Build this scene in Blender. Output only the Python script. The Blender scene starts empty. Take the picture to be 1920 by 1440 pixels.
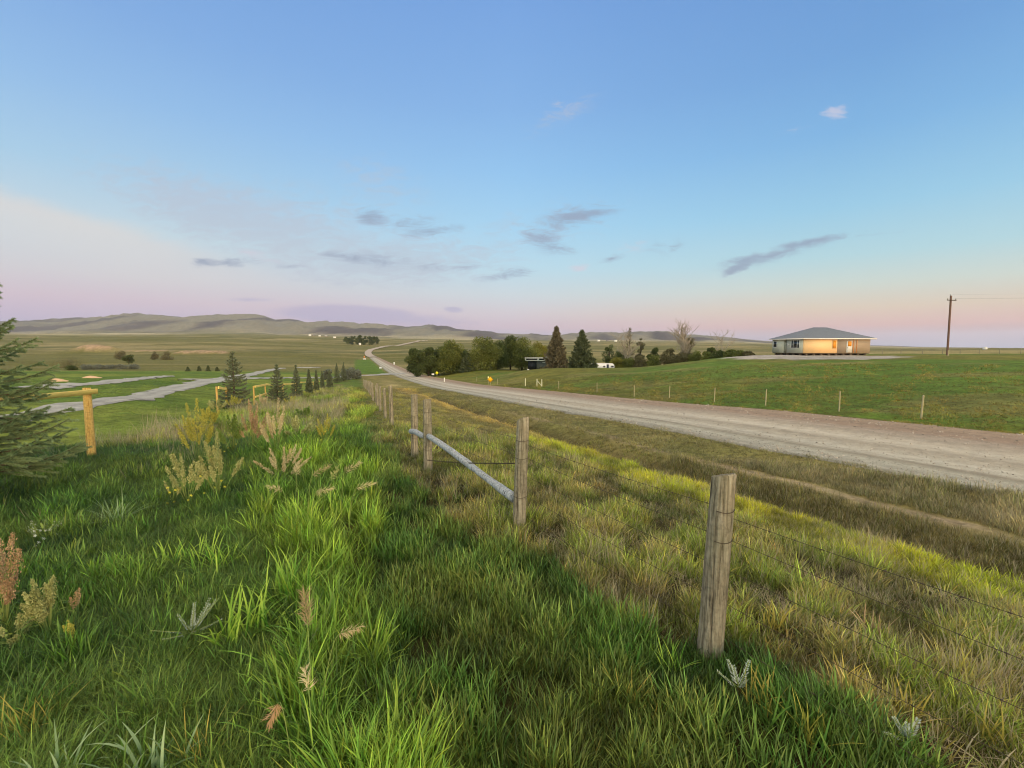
import bpy, math, random
import numpy as np
from math import radians, sin, cos, pi, tan, atan, atan2

SC = bpy.context.scene
COL = SC.collection
rng = np.random.default_rng(7)
random.seed(7)

# ------------------------------------------------------------------ camera
HAZE = 4e-5
F = 850.0; HOR = 652.0; CAMZ = 2.0
PITCH = atan((720 - HOR) / F)
cam_d = bpy.data.cameras.new('camera'); cam = bpy.data.objects.new('camera', cam_d); COL.objects.link(cam)
cam.location = (0, 0, CAMZ); cam.rotation_euler = (pi / 2 - PITCH, 0, 0)
cam_d.sensor_fit = 'HORIZONTAL'; cam_d.sensor_width = 36.0; cam_d.lens = 36.0 * F / 1920.0
cam_d.clip_start = 0.05; cam_d.clip_end = 90000
SC.camera = cam
SC.cycles.max_bounces = 4; SC.cycles.diffuse_bounces = 2; SC.cycles.glossy_bounces = 2; SC.cycles.transmission_bounces = 3
SC.cycles.use_adaptive_sampling = True; SC.cycles.adaptive_threshold = .02; SC.cycles.filter_width = 1.1

# ------------------------------------------------------------------ exposure, sun
SC.view_settings.view_transform = 'Standard'; SC.view_settings.look = 'None'
SC.view_settings.exposure = 0.1; SC.view_settings.gamma = 1.0
SUN_EL, SUN_AZ = radians(5.0), radians(146)      # azimuth clockwise from +Y: behind and to the right
sd = bpy.data.lights.new('sun', 'SUN'); so = bpy.data.objects.new('sun', sd); COL.objects.link(so)
sd.energy = 2.6; sd.angle = radians(10); sd.color = (1.0, 0.66, 0.38)
so.rotation_euler = (pi / 2 - SUN_EL, 0, pi - SUN_AZ)
so.location = (20, -30, 20)


def lin(c):
    if isinstance(c, str):
        c = [int(c[i:i + 2], 16) / 255 for i in (1, 3, 5)]
    return tuple((x / 12.92 if x <= .04045 else ((x + .055) / 1.055) ** 2.4) for x in c)


def pdir(px, py):
    u = (px - 960) / F; v = (720 - py) / F
    return np.array([u, cos(PITCH) + v * sin(PITCH), v * cos(PITCH) - sin(PITCH)])


# ------------------------------------------------------------------ world (dusk sky)
W = bpy.data.worlds.new('World'); SC.world = W; W.use_nodes = True
nt = W.node_tree; nt.nodes.clear()


class NB:
    def __init__(s, nt): s.nt = nt
    def n(s, t, **k):
        x = s.nt.nodes.new(t)
        for a, b in k.items(): setattr(x, a, b)
        return x
    def l(s, a, b): s.nt.links.new(a, b)
    def put(s, sock, v):
        if isinstance(v, bpy.types.NodeSocket): s.l(v, sock)
        else: sock.default_value = v
    def math(s, op, a, b=None, c=None, clamp=False):
        x = s.n('ShaderNodeMath', operation=op, use_clamp=clamp)
        s.put(x.inputs[0], a)
        if b is not None: s.put(x.inputs[1], b)
        if c is not None: s.put(x.inputs[2], c)
        return x.outputs[0]
    def mix(s, f, a, b, mode='MIX'):
        x = s.n('ShaderNodeMix', data_type='RGBA', blend_type=mode)
        s.put(x.inputs['Factor'], f)
        for sock, v in ((x.inputs[6], a), (x.inputs[7], b)):
            s.put(sock, v if isinstance(v, bpy.types.NodeSocket) else (*v[:3], 1))
        return x.outputs[2]
    def ramp(s, f, stops, interp='LINEAR'):
        x = s.n('ShaderNodeValToRGB'); x.color_ramp.interpolation = interp
        e = x.color_ramp.elements
        while len(e) > 1: e.remove(e[0])
        for i, (p, c) in enumerate(stops):
            el = e[0] if i == 0 else e.new(p)
            el.position = p
            if isinstance(c, (int, float)): c = (c, c, c)
            el.color = (*(lin(c) if isinstance(c, str) else c), 1)
        s.put(x.inputs[0], f)
        return x.outputs[0]
    def noise(s, vec, scale, detail=4, rough=.55, dist=0.0, out=0):
        x = s.n('ShaderNodeTexNoise')
        if vec is not None: s.l(vec, x.inputs['Vector'])
        x.inputs['Scale'].default_value = scale; x.inputs['Detail'].default_value = detail
        x.inputs['Roughness'].default_value = rough; x.inputs['Distortion'].default_value = dist
        return x.outputs[out]
    def mapping(s, vec, loc=(0, 0, 0), rot=(0, 0, 0), scale=(1, 1, 1), typ='POINT'):
        x = s.n('ShaderNodeMapping', vector_type=typ)
        s.l(vec, x.inputs[0]); x.inputs[1].default_value = loc; x.inputs[2].default_value = rot; x.inputs[3].default_value = scale
        return x.outputs[0]


b = NB(nt)
tc = b.n('ShaderNodeTexCoord').outputs['Generated']
sep = b.n('ShaderNodeSeparateXYZ'); b.l(tc, sep.inputs[0])
X, Yc, Z = sep.outputs
zz = b.math('MAXIMUM', Z, 0.0)
TOP = [(.72, '#b9b4ae'), (1.0, '#c4b8a6')]  # unseen zenith greyed and warmed to keep blue light off the ground
R_C = b.ramp(zz, [(0.0, '#b3b0cb'), (.02, '#c0b5ca'), (.045, '#d2bcc8'), (.075, '#d3cad0'), (.115, '#cad5db'), (.17, '#b8d8e7'), (.25, '#a3d0ec'), (.35, '#90c0e9'), (.45, '#82afe1'), (.60, '#729ed9')] + TOP)
R_R = b.ramp(zz, [(0.0, '#b5b0c4'), (.018, '#c6b3c0'), (.04, '#e0b8b2'), (.07, '#dccab6'), (.11, '#cbd5cd'), (.16, '#b0d3dc'), (.24, '#96c7e2'), (.35, '#7cb0dd'), (.45, '#6e9fd4'), (.60, '#618fcb')] + TOP)
R_L = b.ramp(zz, [(0.0, '#a0a8ca'), (.02, '#a9abca'), (.045, '#c2b2ca'), (.08, '#cfbcc9'), (.12, '#cdcad0'), (.19, '#c0d3dd'), (.28, '#a4c8e2'), (.38, '#8fb8e2'), (.48, '#7ea8dc'), (.60, '#6f9ad4')] + TOP)
mr = b.n('ShaderNodeMapRange'); mr.inputs[1].default_value = 0.0; mr.inputs[2].default_value = .55; b.l(X, mr.inputs[0])
ml = b.n('ShaderNodeMapRange'); ml.inputs[1].default_value = 0.0; ml.inputs[2].default_value = -.6; b.l(X, ml.inputs[0])
sky = b.mix(mr.outputs[0], R_C, R_R); sky = b.mix(ml.outputs[0], sky, R_L)
# clouds, laid out by direction (azimuth / elevation tangents)
ys = b.math('MAXIMUM', Yc, .02)
cv = b.n('ShaderNodeCombineXYZ'); b.l(b.math('DIVIDE', X, ys), cv.inputs[0]); b.l(b.math('DIVIDE', Z, ys), cv.inputs[1])
uv = cv.outputs[0]


def blob(px, py, sx, sy, ang, w):
    d = pdir(px, py); u0, w0 = d[0] / d[1], d[2] / d[1]
    m = b.mapping(uv, (u0, w0, 0), (0, 0, radians(ang)), (sx / F, sy / F, 1), 'TEXTURE')
    g = b.n('ShaderNodeTexGradient', gradient_type='SPHERICAL'); b.l(m, g.inputs[0])
    return b.math('MULTIPLY', g.outputs['Fac'], w)


def addup(lst):
    a = lst[0]
    for x in lst[1:]: a = b.math('ADD', a, x)
    return a


nz_vec = b.mapping(uv, (0, 0, 0), (0, 0, radians(-10)), (1, 3.4, 1))
nz = b.noise(nz_vec, 16.0, 10, .7, .9)
nz2 = b.noise(nz_vec, 3.0, 6, .6, .6)


def cloud_alpha(mask, lo, hi, k=2.3):
    v = b.math('ADD', mask, b.math('MULTIPLY', b.math('SUBTRACT', nz, .5), k))
    x = b.n('ShaderNodeMapRange', interpolation_type='SMOOTHSTEP'); b.l(v, x.inputs[0])
    x.inputs[1].default_value = lo; x.inputs[2].default_value = hi
    return b.math('MULTIPLY', x.outputs[0], b.math('MINIMUM', b.math('MULTIPLY', mask, 3.2), 1.0))


def uvp(px, py):
    d = pdir(px, py); return d[0] / d[1], d[2] / d[1]


(u0, w0), (u1, w1) = uvp(0, 348), uvp(575, 518)
sl = (w1 - w0) / (u1 - u0)
sxy = b.n('ShaderNodeSeparateXYZ'); b.l(uv, sxy.inputs[0])
line_w = b.math('ADD', b.math('MULTIPLY', b.math('SUBTRACT', sxy.outputs[0], u0), sl), w0)
e_ = b.math('SUBTRACT', b.math('ADD', line_w, b.math('MULTIPLY', b.math('SUBTRACT', nz2, .5), .07)), sxy.outputs[1])
e1 = b.n('ShaderNodeMapRange', interpolation_type='SMOOTHSTEP'); b.l(e_, e1.inputs[0]); e1.inputs[1].default_value = -.012; e1.inputs[2].default_value = .035
e2 = b.n('ShaderNodeMapRange', interpolation_type='SMOOTHSTEP'); b.l(e_, e2.inputs[0]); e2.inputs[1].default_value = .30; e2.inputs[2].default_value = .02
e3 = b.n('ShaderNodeMapRange', interpolation_type='SMOOTHSTEP'); b.l(sxy.outputs[0], e3.inputs[0]); e3.inputs[1].default_value = u1 + .06; e3.inputs[2].default_value = u1 - .5
e4 = b.n('ShaderNodeMapRange'); b.l(e_, e4.inputs[0]); e4.inputs[1].default_value = .16; e4.inputs[2].default_value = .02; e4.inputs[3].default_value = .35
sh_a = b.math('MULTIPLY', b.math('MULTIPLY', e1.outputs[0], e2.outputs[0]), b.math('MULTIPLY', e3.outputs[0], e4.outputs[0]))
sky = b.mix(b.math('MULTIPLY', sh_a, .85), sky, lin('#d6d3d2'))
veil = addup([blob(560, 430, 330, 110, -12, .8), blob(330, 370, 300, 80, -18, .7), blob(1000, 430, 240, 70, 10, .5), blob(760, 500, 300, 60, 0, .7), blob(720, 340, 160, 60, -20, .5), blob(1050, 215, 110, 40, 25, .5)])
sky = b.mix(b.math('MULTIPLY', cloud_alpha(veil, .1, 1.0, 2.2), .55), sky, lin('#b7bccb'))
low = addup([blob(620, 585, 170, 24, 0, 1.0), blob(760, 600, 240, 26, -3, .7), blob(1180, 640, 300, 14, 0, .3), blob(470, 562, 90, 8, 0, .6), blob(850, 580, 30, 8, -5, 1.0)])
sky = b.mix(b.math('MULTIPLY', cloud_alpha(low, .2, .7, .5), .55), sky, lin('#a9a5c6'))
dark = addup([blob(1450, 478, 150, 20, 16, 1.15), blob(1375, 508, 60, 12, 32, .9), blob(1380, 486, 60, 9, 12, .6), blob(1545, 448, 110, 8, 10, .7), blob(692, 405, 34, 26, 0, 1.0), blob(770, 422, 120, 30, -6, .75),
              blob(1060, 412, 120, 34, 12, 1.0), blob(1030, 460, 74, 28, -14, .95), blob(420, 492, 90, 15, 2, 1.1), blob(380, 488, 30, 12, 0, .8), blob(955, 515, 75, 16, 8, .95),
              blob(1145, 486, 40, 10, 16, 1.0), blob(1240, 460, 70, 20, 10, .6), blob(715, 490, 130, 28, -5, .62), blob(870, 500, 90, 14, 0, .6), blob(640, 480, 110, 12, -8, .6), blob(830, 430, 90, 10, 8, .5), blob(1120, 400, 70, 9, 6, .6), blob(540, 500, 60, 7, 0, .6), blob(1260, 470, 40, 12, 30, .5), blob(1640, 440, 80, 5, 6, .5)])
sky = b.mix(b.math('MULTIPLY', cloud_alpha(dark, .15, 1.35), .8), sky, lin('#8f9cb4'))
lite = addup([blob(1086, 503, 36, 14, 0, 1.2), blob(1566, 210, 40, 20, 5, 1.0), blob(1190, 463, 60, 20, 10, .7), blob(1050, 205, 70, 30, 20, .35), blob(1500, 240, 90, 10, 12, .35), blob(480, 478, 80, 16, -14, .6)])
sky = b.mix(b.math('MULTIPLY', cloud_alpha(lite, .25, 1.1), .6), sky, lin('#d4ccd8'))
# the sunset half of the sky, behind the viewer, is far brighter
bk = b.n('ShaderNodeMapRange', interpolation_type='SMOOTHSTEP'); b.l(Yc, bk.inputs[0]); bk.inputs[1].default_value = .5; bk.inputs[2].default_value = -.6
hi = b.n('ShaderNodeMapRange', interpolation_type='SMOOTHSTEP'); b.l(Z, hi.inputs[0]); hi.inputs[1].default_value = .6; hi.inputs[2].default_value = .95  # extra brightness added to the unseen zenith as fill for the ground
gain = b.math('ADD', 1.0, b.math('ADD', b.math('MULTIPLY', bk.outputs[0], 3.5), b.math('MULTIPLY', hi.outputs[0], .8)))
warm = b.mix(bk.outputs[0], (1, 1, 1), (1.16, .93, .60))
bg1 = b.n('ShaderNodeBackground'); b.l(b.mix(1.0, sky, warm, 'MULTIPLY'), bg1.inputs[0]); b.l(gain, bg1.inputs[1])
ns = b.n('ShaderNodeTexSky'); ns.sky_type = 'NISHITA'; ns.sun_disc = False
ns.sun_elevation = SUN_EL; ns.sun_rotation = SUN_AZ; ns.dust_density = 2.0
bg2 = b.n('ShaderNodeBackground'); b.l(ns.outputs[0], bg2.inputs[0]); bg2.inputs[1].default_value = .12
bkc = b.n('ShaderNodeMixShader'); b.l(b.math('MULTIPLY', bk.outputs[0], .25), bkc.inputs[0]); b.l(bg1.outputs[0], bkc.inputs[1]); b.l(bg2.outputs[0], bkc.inputs[2])
wo = b.n('ShaderNodeOutputWorld'); b.l(bkc.outputs[0], wo.inputs[0])

# ------------------------------------------------------------------ numpy noise
_tab = np.random.default_rng(11).random((256, 256))


def vnoise(x, y):
    xi = np.floor(x).astype(np.int64); yi = np.floor(y).astype(np.int64)
    fx = x - xi; fy = y - yi; fx = fx * fx * (3 - 2 * fx); fy = fy * fy * (3 - 2 * fy)
    a = _tab[xi & 255, yi & 255]; bb = _tab[(xi + 1) & 255, yi & 255]; c = _tab[xi & 255, (yi + 1) & 255]; d = _tab[(xi + 1) & 255, (yi + 1) & 255]
    return (a * (1 - fx) + bb * fx) * (1 - fy) + (c * (1 - fx) + d * fx) * fy


def fbm(x, y, o=4):
    s = 0; a = .5; t = 0
    for i in range(o):
        s = s + a * vnoise(x * 2 ** i + 17.3 * i, y * 2 ** i + 9.1 * i); t += a; a *= .5
    return s / t


def sstep(x, a, bb):
    t = np.clip((x - a) / (bb - a), 0, 1); return t * t * (3 - 2 * t)


def pchip(xs, ys, x):
    xs = np.asarray(xs, float); ys = np.asarray(ys, float)
    h = np.diff(xs); d = np.diff(ys) / h
    m = np.zeros_like(ys); m[0] = d[0]; m[-1] = d[-1]
    for i in range(1, len(xs) - 1):
        if d[i - 1] * d[i] > 0:
            w1 = 2 * h[i] + h[i - 1]; w2 = h[i] + 2 * h[i - 1]
            m[i] = (w1 + w2) / (w1 / d[i - 1] + w2 / d[i])
    x = np.clip(x, xs[0], xs[-1])
    i = np.clip(np.searchsorted(xs, x) - 1, 0, len(xs) - 2)
    t = (x - xs[i]) / h[i]
    return ((1 + 2 * t) * (1 - t) ** 2) * ys[i] + t * (1 - t) ** 2 * h[i] * m[i] + t * t * (3 - 2 * t) * ys[i + 1] + t * t * (t - 1) * h[i] * m[i + 1]


# ------------------------------------------------------------------ terrain heights (metres below the eye at each distance, along bearings)
def py2h(Y, py): return (py - HOR) / F * Y


COLS = [
    (-300, [(8, 2), (20, 2.2), (50, 3.0), (120, 6), (250, 9.5), (500, 6.5), (800, -3), (1400, -38), (2500, -88), (3200, -100)]),
    (0, [(9, 2.0), (18, 2.25), (40, 3.1), (63, 3.9), (110, 5.6), (200, 8.8), (350, 9.3), (480, 7.5), (700, 1), (1200, -23), (2200, -66), (3200, -92)]),
    (200, [(9, 2.0), (18, 2.35), (40, 3.3), (63, 4.0), (110, 5.8), (200, 9.0), (350, 9.6), (480, 7.5), (700, 1), (1200, -23), (2200, -64), (3200, -92)]),
    (400, [(9, 2.0), (24, 2.8), (47, 3.9), (110, 6.0), (200, 9.0), (380, 10), (520, 7), (750, 0), (1300, -26), (2200, -62), (3200, -88)]),
    (600, [(9, 2.1), (24, 3.2), (47, 4.6), (84, 6.5), (200, 9.5), (430, 10.2), (600, 6.5), (850, 0), (1400, -22), (2200, -52), (3200, -78)]),
    (700, [(9, 2.2), (24, 3.5), (47, 5.0), (84, 7.0), (200, 10), (490, 10.4), (620, 7), (900, 0), (1400, -18), (2200, -44), (3200, -68)]),
    (850, [(9, 2.5), (15, 2.9), (30, 4.2), (60, 5.8), (100, 6.6), (150, 6.8), (250, 8), (450, 8.5), (700, 1), (1200, -10), (2400, -42), (3400, -60)]),
    (1000, [(9, 2.7), (15, 3.0), (30, 4), (55, 5.0), (75, 4.9), (95, 4.6), (128, 7.0), (140, 7.3), (250, 8.8), (450, 8), (800, 2), (1400, -9), (3000, -45), (4000, -50)]),
    (1200, [(9, 2.9), (15, 3), (36, 4.1), (60, 4.1), (95, 4.0), (128, 6.6), (140, 6.9), (250, 8.5), (450, 8), (900, 3), (1500, -7), (3500, -46), (4500, -50)]),
    (1400, [(9, 2.95), (15, 3.05), (26, 3.5), (60, 2.9), (80, 1.95), (90, 1.65), (105, 2.1), (150, 4.5), (300, 7), (600, 6), (1200, 3), (4000, -40), (5000, -45)]),
    (1600, [(9, 3.0), (15, 3.05), (22, 3.3), (50, 2.5), (80, 1.6), (100, 1.5), (150, 2.5), (300, 3.6), (1000, 5), (4000, -12), (5500, -16)]),
    (1920, [(9, 3.0), (12, 3.05), (18, 3.1), (40, 2.3), (80, 1.35), (100, 1.4), (200, 2.0), (1000, 4.5), (5000, 8), (6000, 8)]),
    (2400, [(9, 3.0), (12, 3.05), (18, 3.1), (40, 2.3), (80, 1.35), (100, 1.4), (200, 2.0), (1000, 4.5), (5000, 8), (6000, 8)]),
]
RIDGE = [(-300, 606), (0, 606), (50, 604), (100, 603), (150, 601), (190, 597), (230, 593), (260, 592.5), (300, 594), (350, 596.5), (400, 596), (430, 594), (455, 592), (485, 592), (500, 595), (520, 602), (545, 598), (562, 599.5), (580, 605), (620, 607.5), (680, 609), (740, 612), (800, 613.5), (830, 614.5), (880, 620), (910, 622), (945, 627), (1000, 628.5), (1060, 628), (1110, 626), (1160, 627), (1190, 625), (1230, 622), (1250, 624), (1280, 629), (1330, 631), (1390, 636), (1430, 640), (1520, 644), (1600, 647), (1700, 650), (1920, 654), (2400, 655)]
_rth = np.array([atan((p - 960) / F) for p, _ in RIDGE]); _rpy = np.array([q for _, q in RIDGE])
_cth = np.array([atan((p - 960) / F) for p, _ in COLS])


def h_cols(x, y):
    r = np.hypot(x, y); th = np.clip(np.arctan2(x, y), _cth[0], _cth[-1])
    cth = np.cos(th); Y = np.maximum(r * cth, 1e-3)
    vals = []
    lY = np.log(np.maximum(Y, 1.2))
    for (p, l) in COLS:
        xs = [math.log(1.2), math.log(3.0)] + [math.log(a) for a, _ in l]; ys = [2.0, 2.0] + [c for _, c in l]
        vals.append(pchip(xs, ys, lY))
    V = np.array(vals); m = np.zeros_like(V); h = np.diff(_cth)
    D = (V[1:] - V[:-1]) / h.reshape((-1,) + (1,) * x.ndim)
    m[1:-1] = (D[1:] + D[:-1]) / 2; m[0] = D[0]; m[-1] = D[-1]
    i = np.clip(np.searchsorted(_cth, th) - 1, 0, len(_cth) - 2)
    t = (th - _cth[i]) / h[i]; ii = np.expand_dims(i, 0)
    g = lambda A, k: np.take_along_axis(A, ii + k, 0)[0]
    H = ((1 + 2 * t) * (1 - t) ** 2) * g(V, 0) + t * (1 - t) ** 2 * h[i] * g(m, 0) + t * t * (3 - 2 * t) * g(V, 1) + t * t * (t - 1) * h[i] * g(m, 1)
    # hills
    rp = np.interp(th, _rth, _rpy); YR = 6500.0 + 900 * (fbm(th * 9 + 5, th * 0 + 3, 2) - .5)
    hr = (rp - HOR) / F * YR
    k = sstep(Y, 3100, YR)
    H = H * (1 - k) + hr * k
    env = sstep(Y, 3400, 4600) * (1 - sstep(Y, YR - 500, YR + 200)) * sstep(HOR - rp, 8, 35)
    gl = np.abs(fbm(x / 520., y / 1400., 4) - .5) * 2
    gl2 = np.abs(fbm(x / 230. + 9, y / 800., 4) - .5) * 2
    H = H + env * ((gl - .15) * 110 + (gl2 - .2) * 75)
    back = sstep(Y, YR + 100, YR + 6000)
    H = H + back * 160
    return H


def q_coord(x, y):
    n1 = .86 * x + .51 * y - 13.3; n2 = (x + .34 * y - 12.3) / 1.056
    k = .5; d = n1 - n2
    return .5 * (n1 + n2 - np.sqrt(d * d + k))


def t_coord(x, y): return -.322 * x + .9467 * y


TR = [-30, 5.5, 15.6, 25.6, 46.4, 84.4, 197, 350, 513, 640]; HR = [3.0, 3.05, 3.35, 3.95, 5.05, 7.0, 9.9, 10.3, 10.4, 8.5]
TF = [-30, 3, 9, 14, 26, 44, 61, 84, 197, 350, 513, 640]; HF = [2.0, 2.0, 2.05, 2.4, 3.15, 4.3, 5.4, 6.7, 9.7, 10.1, 10.3, 8.4]


def road_curve_x(Y, q):
    xa = 12.3 + 1.056 * q - .34 * Y; xb = (13.3 + q - .51 * Y) / .86
    d = xa - xb
    return .5 * (xa + xb + np.sqrt(d * d + .6))


def height(x, y):
    x = np.asarray(x, float); y = np.asarray(y, float)
    x, y = np.broadcast_arrays(x, y)
    H = h_cols(x, y)
    q = q_coord(x, y); t = t_coord(x, y)
    hr = pchip(TR, HR, t); hf = pchip(TF, HF, t)
    f = np.interp(q, [-10.7, -8, -5.4, 0], [0, .36, .85, 1])
    hc = hf + (hr - hf) * f
    near = 1 - sstep(t, 35, 70)
    hc = hc + near * np.interp(q, [-5.6, -4.9, -4.2, -3.7, -2.9, -2.3, -1.0, 0], [0, .28, .62, .5, .12, .14, .1, 0])
    hc = hc - .22 * sstep(q, 0, 8.9)
    hc = hc + .16 * np.exp(-((q - 10) / 1.0) ** 2)
    w = np.interp(q, [-24, -16, 9.5, 26], [0, 1, 1, 0]); w = w * w * (3 - 2 * w) * (1 - sstep(t, 520, 620))
    H = H * (1 - w) + hc * w
    r = np.hypot(x, y)
    # gentle relief
    onroad = sstep(q, -1.5, 0) * (1 - sstep(q, 8.9, 10.5)) * (1 - sstep(t, 520, 620))
    H = H + (1 - onroad) * ((fbm(x / 1.7, y / 1.7, 3) - .5) * .12 * sstep(r, 1, 4) + (fbm(x / 9 + 4, y / 9, 3) - .5) * .30 * sstep(r, 12, 30))
    H = H + (1 - onroad) * (fbm(x / 70 + 4, y / 70, 4) - .5) * 3.0 * sstep(r, 170, 500)
    H = H + (fbm(x / 350 + 4, y / 350, 4) - .5) * 16.0 * sstep(r, 700, 1500) * (1 - sstep(r, 8000, 12000))
    # river bluffs of bare clay in the valley, and its bank
    for (bx, by, ra, rb, hh) in BLUFF:
        e = ((x - bx) / ra) ** 2 + ((y - by) / rb) ** 2
        H = H - hh * np.exp(-e ** 1.5)
    return CAMZ - H


BLUFF = []


def G(x, y): return float(height(np.array([x]), np.array([y]))[0])


def hit(px, py, y0=1.5, y1=6000):
    d = pdir(px, py); d = d / d[1]
    ys_ = np.exp(np.linspace(math.log(y0), math.log(y1), 2500))
    z = CAMZ + d[2] * ys_; g = height(d[0] * ys_, ys_)
    k = np.argmax(z < g)
    if not (z < g).any(): k = len(ys_) - 1
    yy = ys_[k]
    return np.array([d[0] * yy, yy, g[k]])


def at(px, Y, h=0.0):
    d = pdir(px, HOR); x = d[0] / d[1] * Y
    return np.array([x, Y, G(x, Y) + h])


b1 = hit(166, 660); BLUFF.append((b1[0] - 4, b1[1] + 14, 27, 15, 9.0))
b2 = hit(375, 664); BLUFF.append((b2[0], b2[1] + 10, 42, 9, 4.0))
b3 = hit(270, 660); BLUFF.append((b3[0], b3[1] + 10, 46, 8, 2.5))

# ------------------------------------------------------------------ mesh / material / tagging helpers


def tag(o, label=None, cat=None, group=None, kind=None):
    if label: o['label'] = label
    if cat: o['category'] = cat
    if group: o['group'] = group
    if kind: o['kind'] = kind
    return o


def mesh(name, V, Fc, mats=None, attrs=None, smooth=False, fm=None):
    """V (n,3); Fc list of (m,k) int arrays or one array"""
    me = bpy.data.meshes.new(name)
    V = np.asarray(V, np.float32)
    if not isinstance(Fc, list): Fc = [Fc]
    Fc = [np.asarray(f, np.int32) for f in Fc if len(f)]
    me.vertices.add(len(V)); me.vertices.foreach_set('co', V.ravel())
    nl = sum(f.size for f in Fc); npoly = sum(len(f) for f in Fc)
    if nl:
        me.loops.add(nl); me.loops.foreach_set('vertex_index', np.concatenate([f.ravel() for f in Fc]))
        me.polygons.add(npoly)
        tot = np.concatenate([np.full(len(f), f.shape[1], np.int32) for f in Fc])
        me.polygons.foreach_set('loop_start', np.concatenate([[0], np.cumsum(tot)[:-1]]).astype(np.int32))
        me.polygons.foreach_set('loop_total', tot)
        if smooth: me.polygons.foreach_set('use_smooth', np.ones(npoly, bool))
        if fm is not None: me.polygons.foreach_set('material_index', np.asarray(fm, np.int32))
    for m in (mats if isinstance(mats, (list, tuple)) else [mats] if mats else []): me.materials.append(m)
    for k, a in (attrs or {}).items():
        a = np.asarray(a, np.float32)
        if a.ndim == 1:
            at_ = me.attributes.new(k, 'FLOAT', 'POINT'); at_.data.foreach_set('value', a)
        elif a.shape[1] == 3:
            at_ = me.attributes.new(k, 'FLOAT_COLOR', 'POINT'); at_.data.foreach_set('color', np.c_[a, np.ones(len(a))].astype(np.float32).ravel())
    me.update(); me.validate()
    return me


def obj(name, me, parent=None, loc=None, rotz=None):
    o = bpy.data.objects.new(name, me); COL.objects.link(o)
    if parent: o.parent = parent
    if loc is not None: o.location = tuple(float(v) for v in loc)
    if rotz is not None: o.rotation_euler = (0, 0, rotz)
    return o


def empty(name, loc, rotz=0.0):
    return obj(name, None, None, loc, rotz)


class MB:
    """collects simple solids into one mesh"""
    def __init__(s): s.v = []; s.q = []; s.t = []; s.n = 0; s.sh = []
    def add(s, V, Q=None, T=None, shade=0.5):
        V = np.asarray(V, float); s.v.append(V); s.sh.append(np.broadcast_to(np.asarray(shade, float), (len(V),)))
        if Q is not None and len(Q): s.q.append(np.asarray(Q) + s.n)
        if T is not None and len(T): s.t.append(np.asarray(T) + s.n)
        s.n += len(V); return s
    def box(s, c, size, rz=0.0, shade=.5, ry=0.0):
        c = np.asarray(c, float); sx, sy, sz = np.array(size) / 2.0
        P = np.array([[i * sx, j * sy, k * sz] for k in (-1, 1) for j in (-1, 1) for i in (-1, 1)])
        if ry: P = P @ np.array([[cos(ry), 0, -sin(ry)], [0, 1, 0], [sin(ry), 0, cos(ry)]])
        if rz: P = P @ np.array([[cos(rz), sin(rz), 0], [-sin(rz), cos(rz), 0], [0, 0, 1]])
        return s.add(P + c, [[0, 2, 3, 1], [4, 5, 7, 6], [0, 1, 5, 4], [2, 6, 7, 3], [0, 4, 6, 2], [1, 3, 7, 5]], shade=shade)
    def tube(s, pts, rad, n=8, caps=True, shade=.5, flat=None):
        pts = np.asarray(pts, float); rad = np.broadcast_to(np.asarray(rad, float), (len(pts),))
        T = np.gradient(pts, axis=0); T /= np.linalg.norm(T, axis=1, keepdims=True) + 1e-9
        ref = np.array([0, 0, 1.]) if abs(T[0][2]) < .9 else np.array([1., 0, 0])
        A = np.cross(T, ref); A /= np.linalg.norm(A, axis=1, keepdims=True) + 1e-9; B = np.cross(T, A)
        ang = np.arange(n) * 2 * pi / n
        V = pts[:, None] + rad[:, None, None] * (np.cos(ang)[None, :, None] * A[:, None] + np.sin(ang)[None, :, None] * B[:, None])
        V = V.reshape(-1, 3); Q = []
        i = np.arange(len(pts) - 1)[:, None] * n; j = np.arange(n)[None]; j2 = (j + 1) % n
        Q = np.stack([i + j, i + j2, i + n + j2, i + n + j], -1).reshape(-1, 4)
        T3 = None
        if caps:
            V = np.vstack([V, pts[0], pts[-1]]); k0 = len(pts) * n; e = (len(pts) - 1) * n
            T3 = [[k0, (a + 1) % n, a] for a in range(n)] + [[k0 + 1, e + a, e + (a + 1) % n] for a in range(n)]
        return s.add(V, Q, T3, shade)
    def mesh(s, name, mat, smooth=False):
        V = np.vstack(s.v); Fc = []
        if s.q: Fc.append(np.vstack(s.q))
        if s.t: Fc.append(np.vstack(s.t))
        return mesh(name, V, Fc, mat, {'shade': np.concatenate(s.sh)}, smooth)


def newmat(name):
    m = bpy.data.materials.new(name); m.use_nodes = True; nt = m.node_tree; nt.nodes.clear()
    nb = NB(nt); nb.m = m
    nb.out = nb.n('ShaderNodeOutputMaterial')
    nb.p = nb.n('ShaderNodeBsdfPrincipled'); nb.l(nb.p.outputs[0], nb.out.inputs[0])
    nb.p.inputs['Specular IOR Level'].default_value = .3
    return nb


def bump(nb, h, strength=.3, dist=.02):
    x = nb.n('ShaderNodeBump'); nb.l(h, x.inputs['Height']); x.inputs['Strength'].default_value = strength; x.inputs['Distance'].default_value = dist
    nb.l(x.outputs[0], nb.p.inputs['Normal'])


def attr(nb, name, typ='GEOMETRY', out='Color'):
    x = nb.n('ShaderNodeAttribute', attribute_name=name, attribute_type=typ); return x.outputs[out]


def objco(nb): return nb.n('ShaderNodeTexCoord').outputs['Object']


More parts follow.
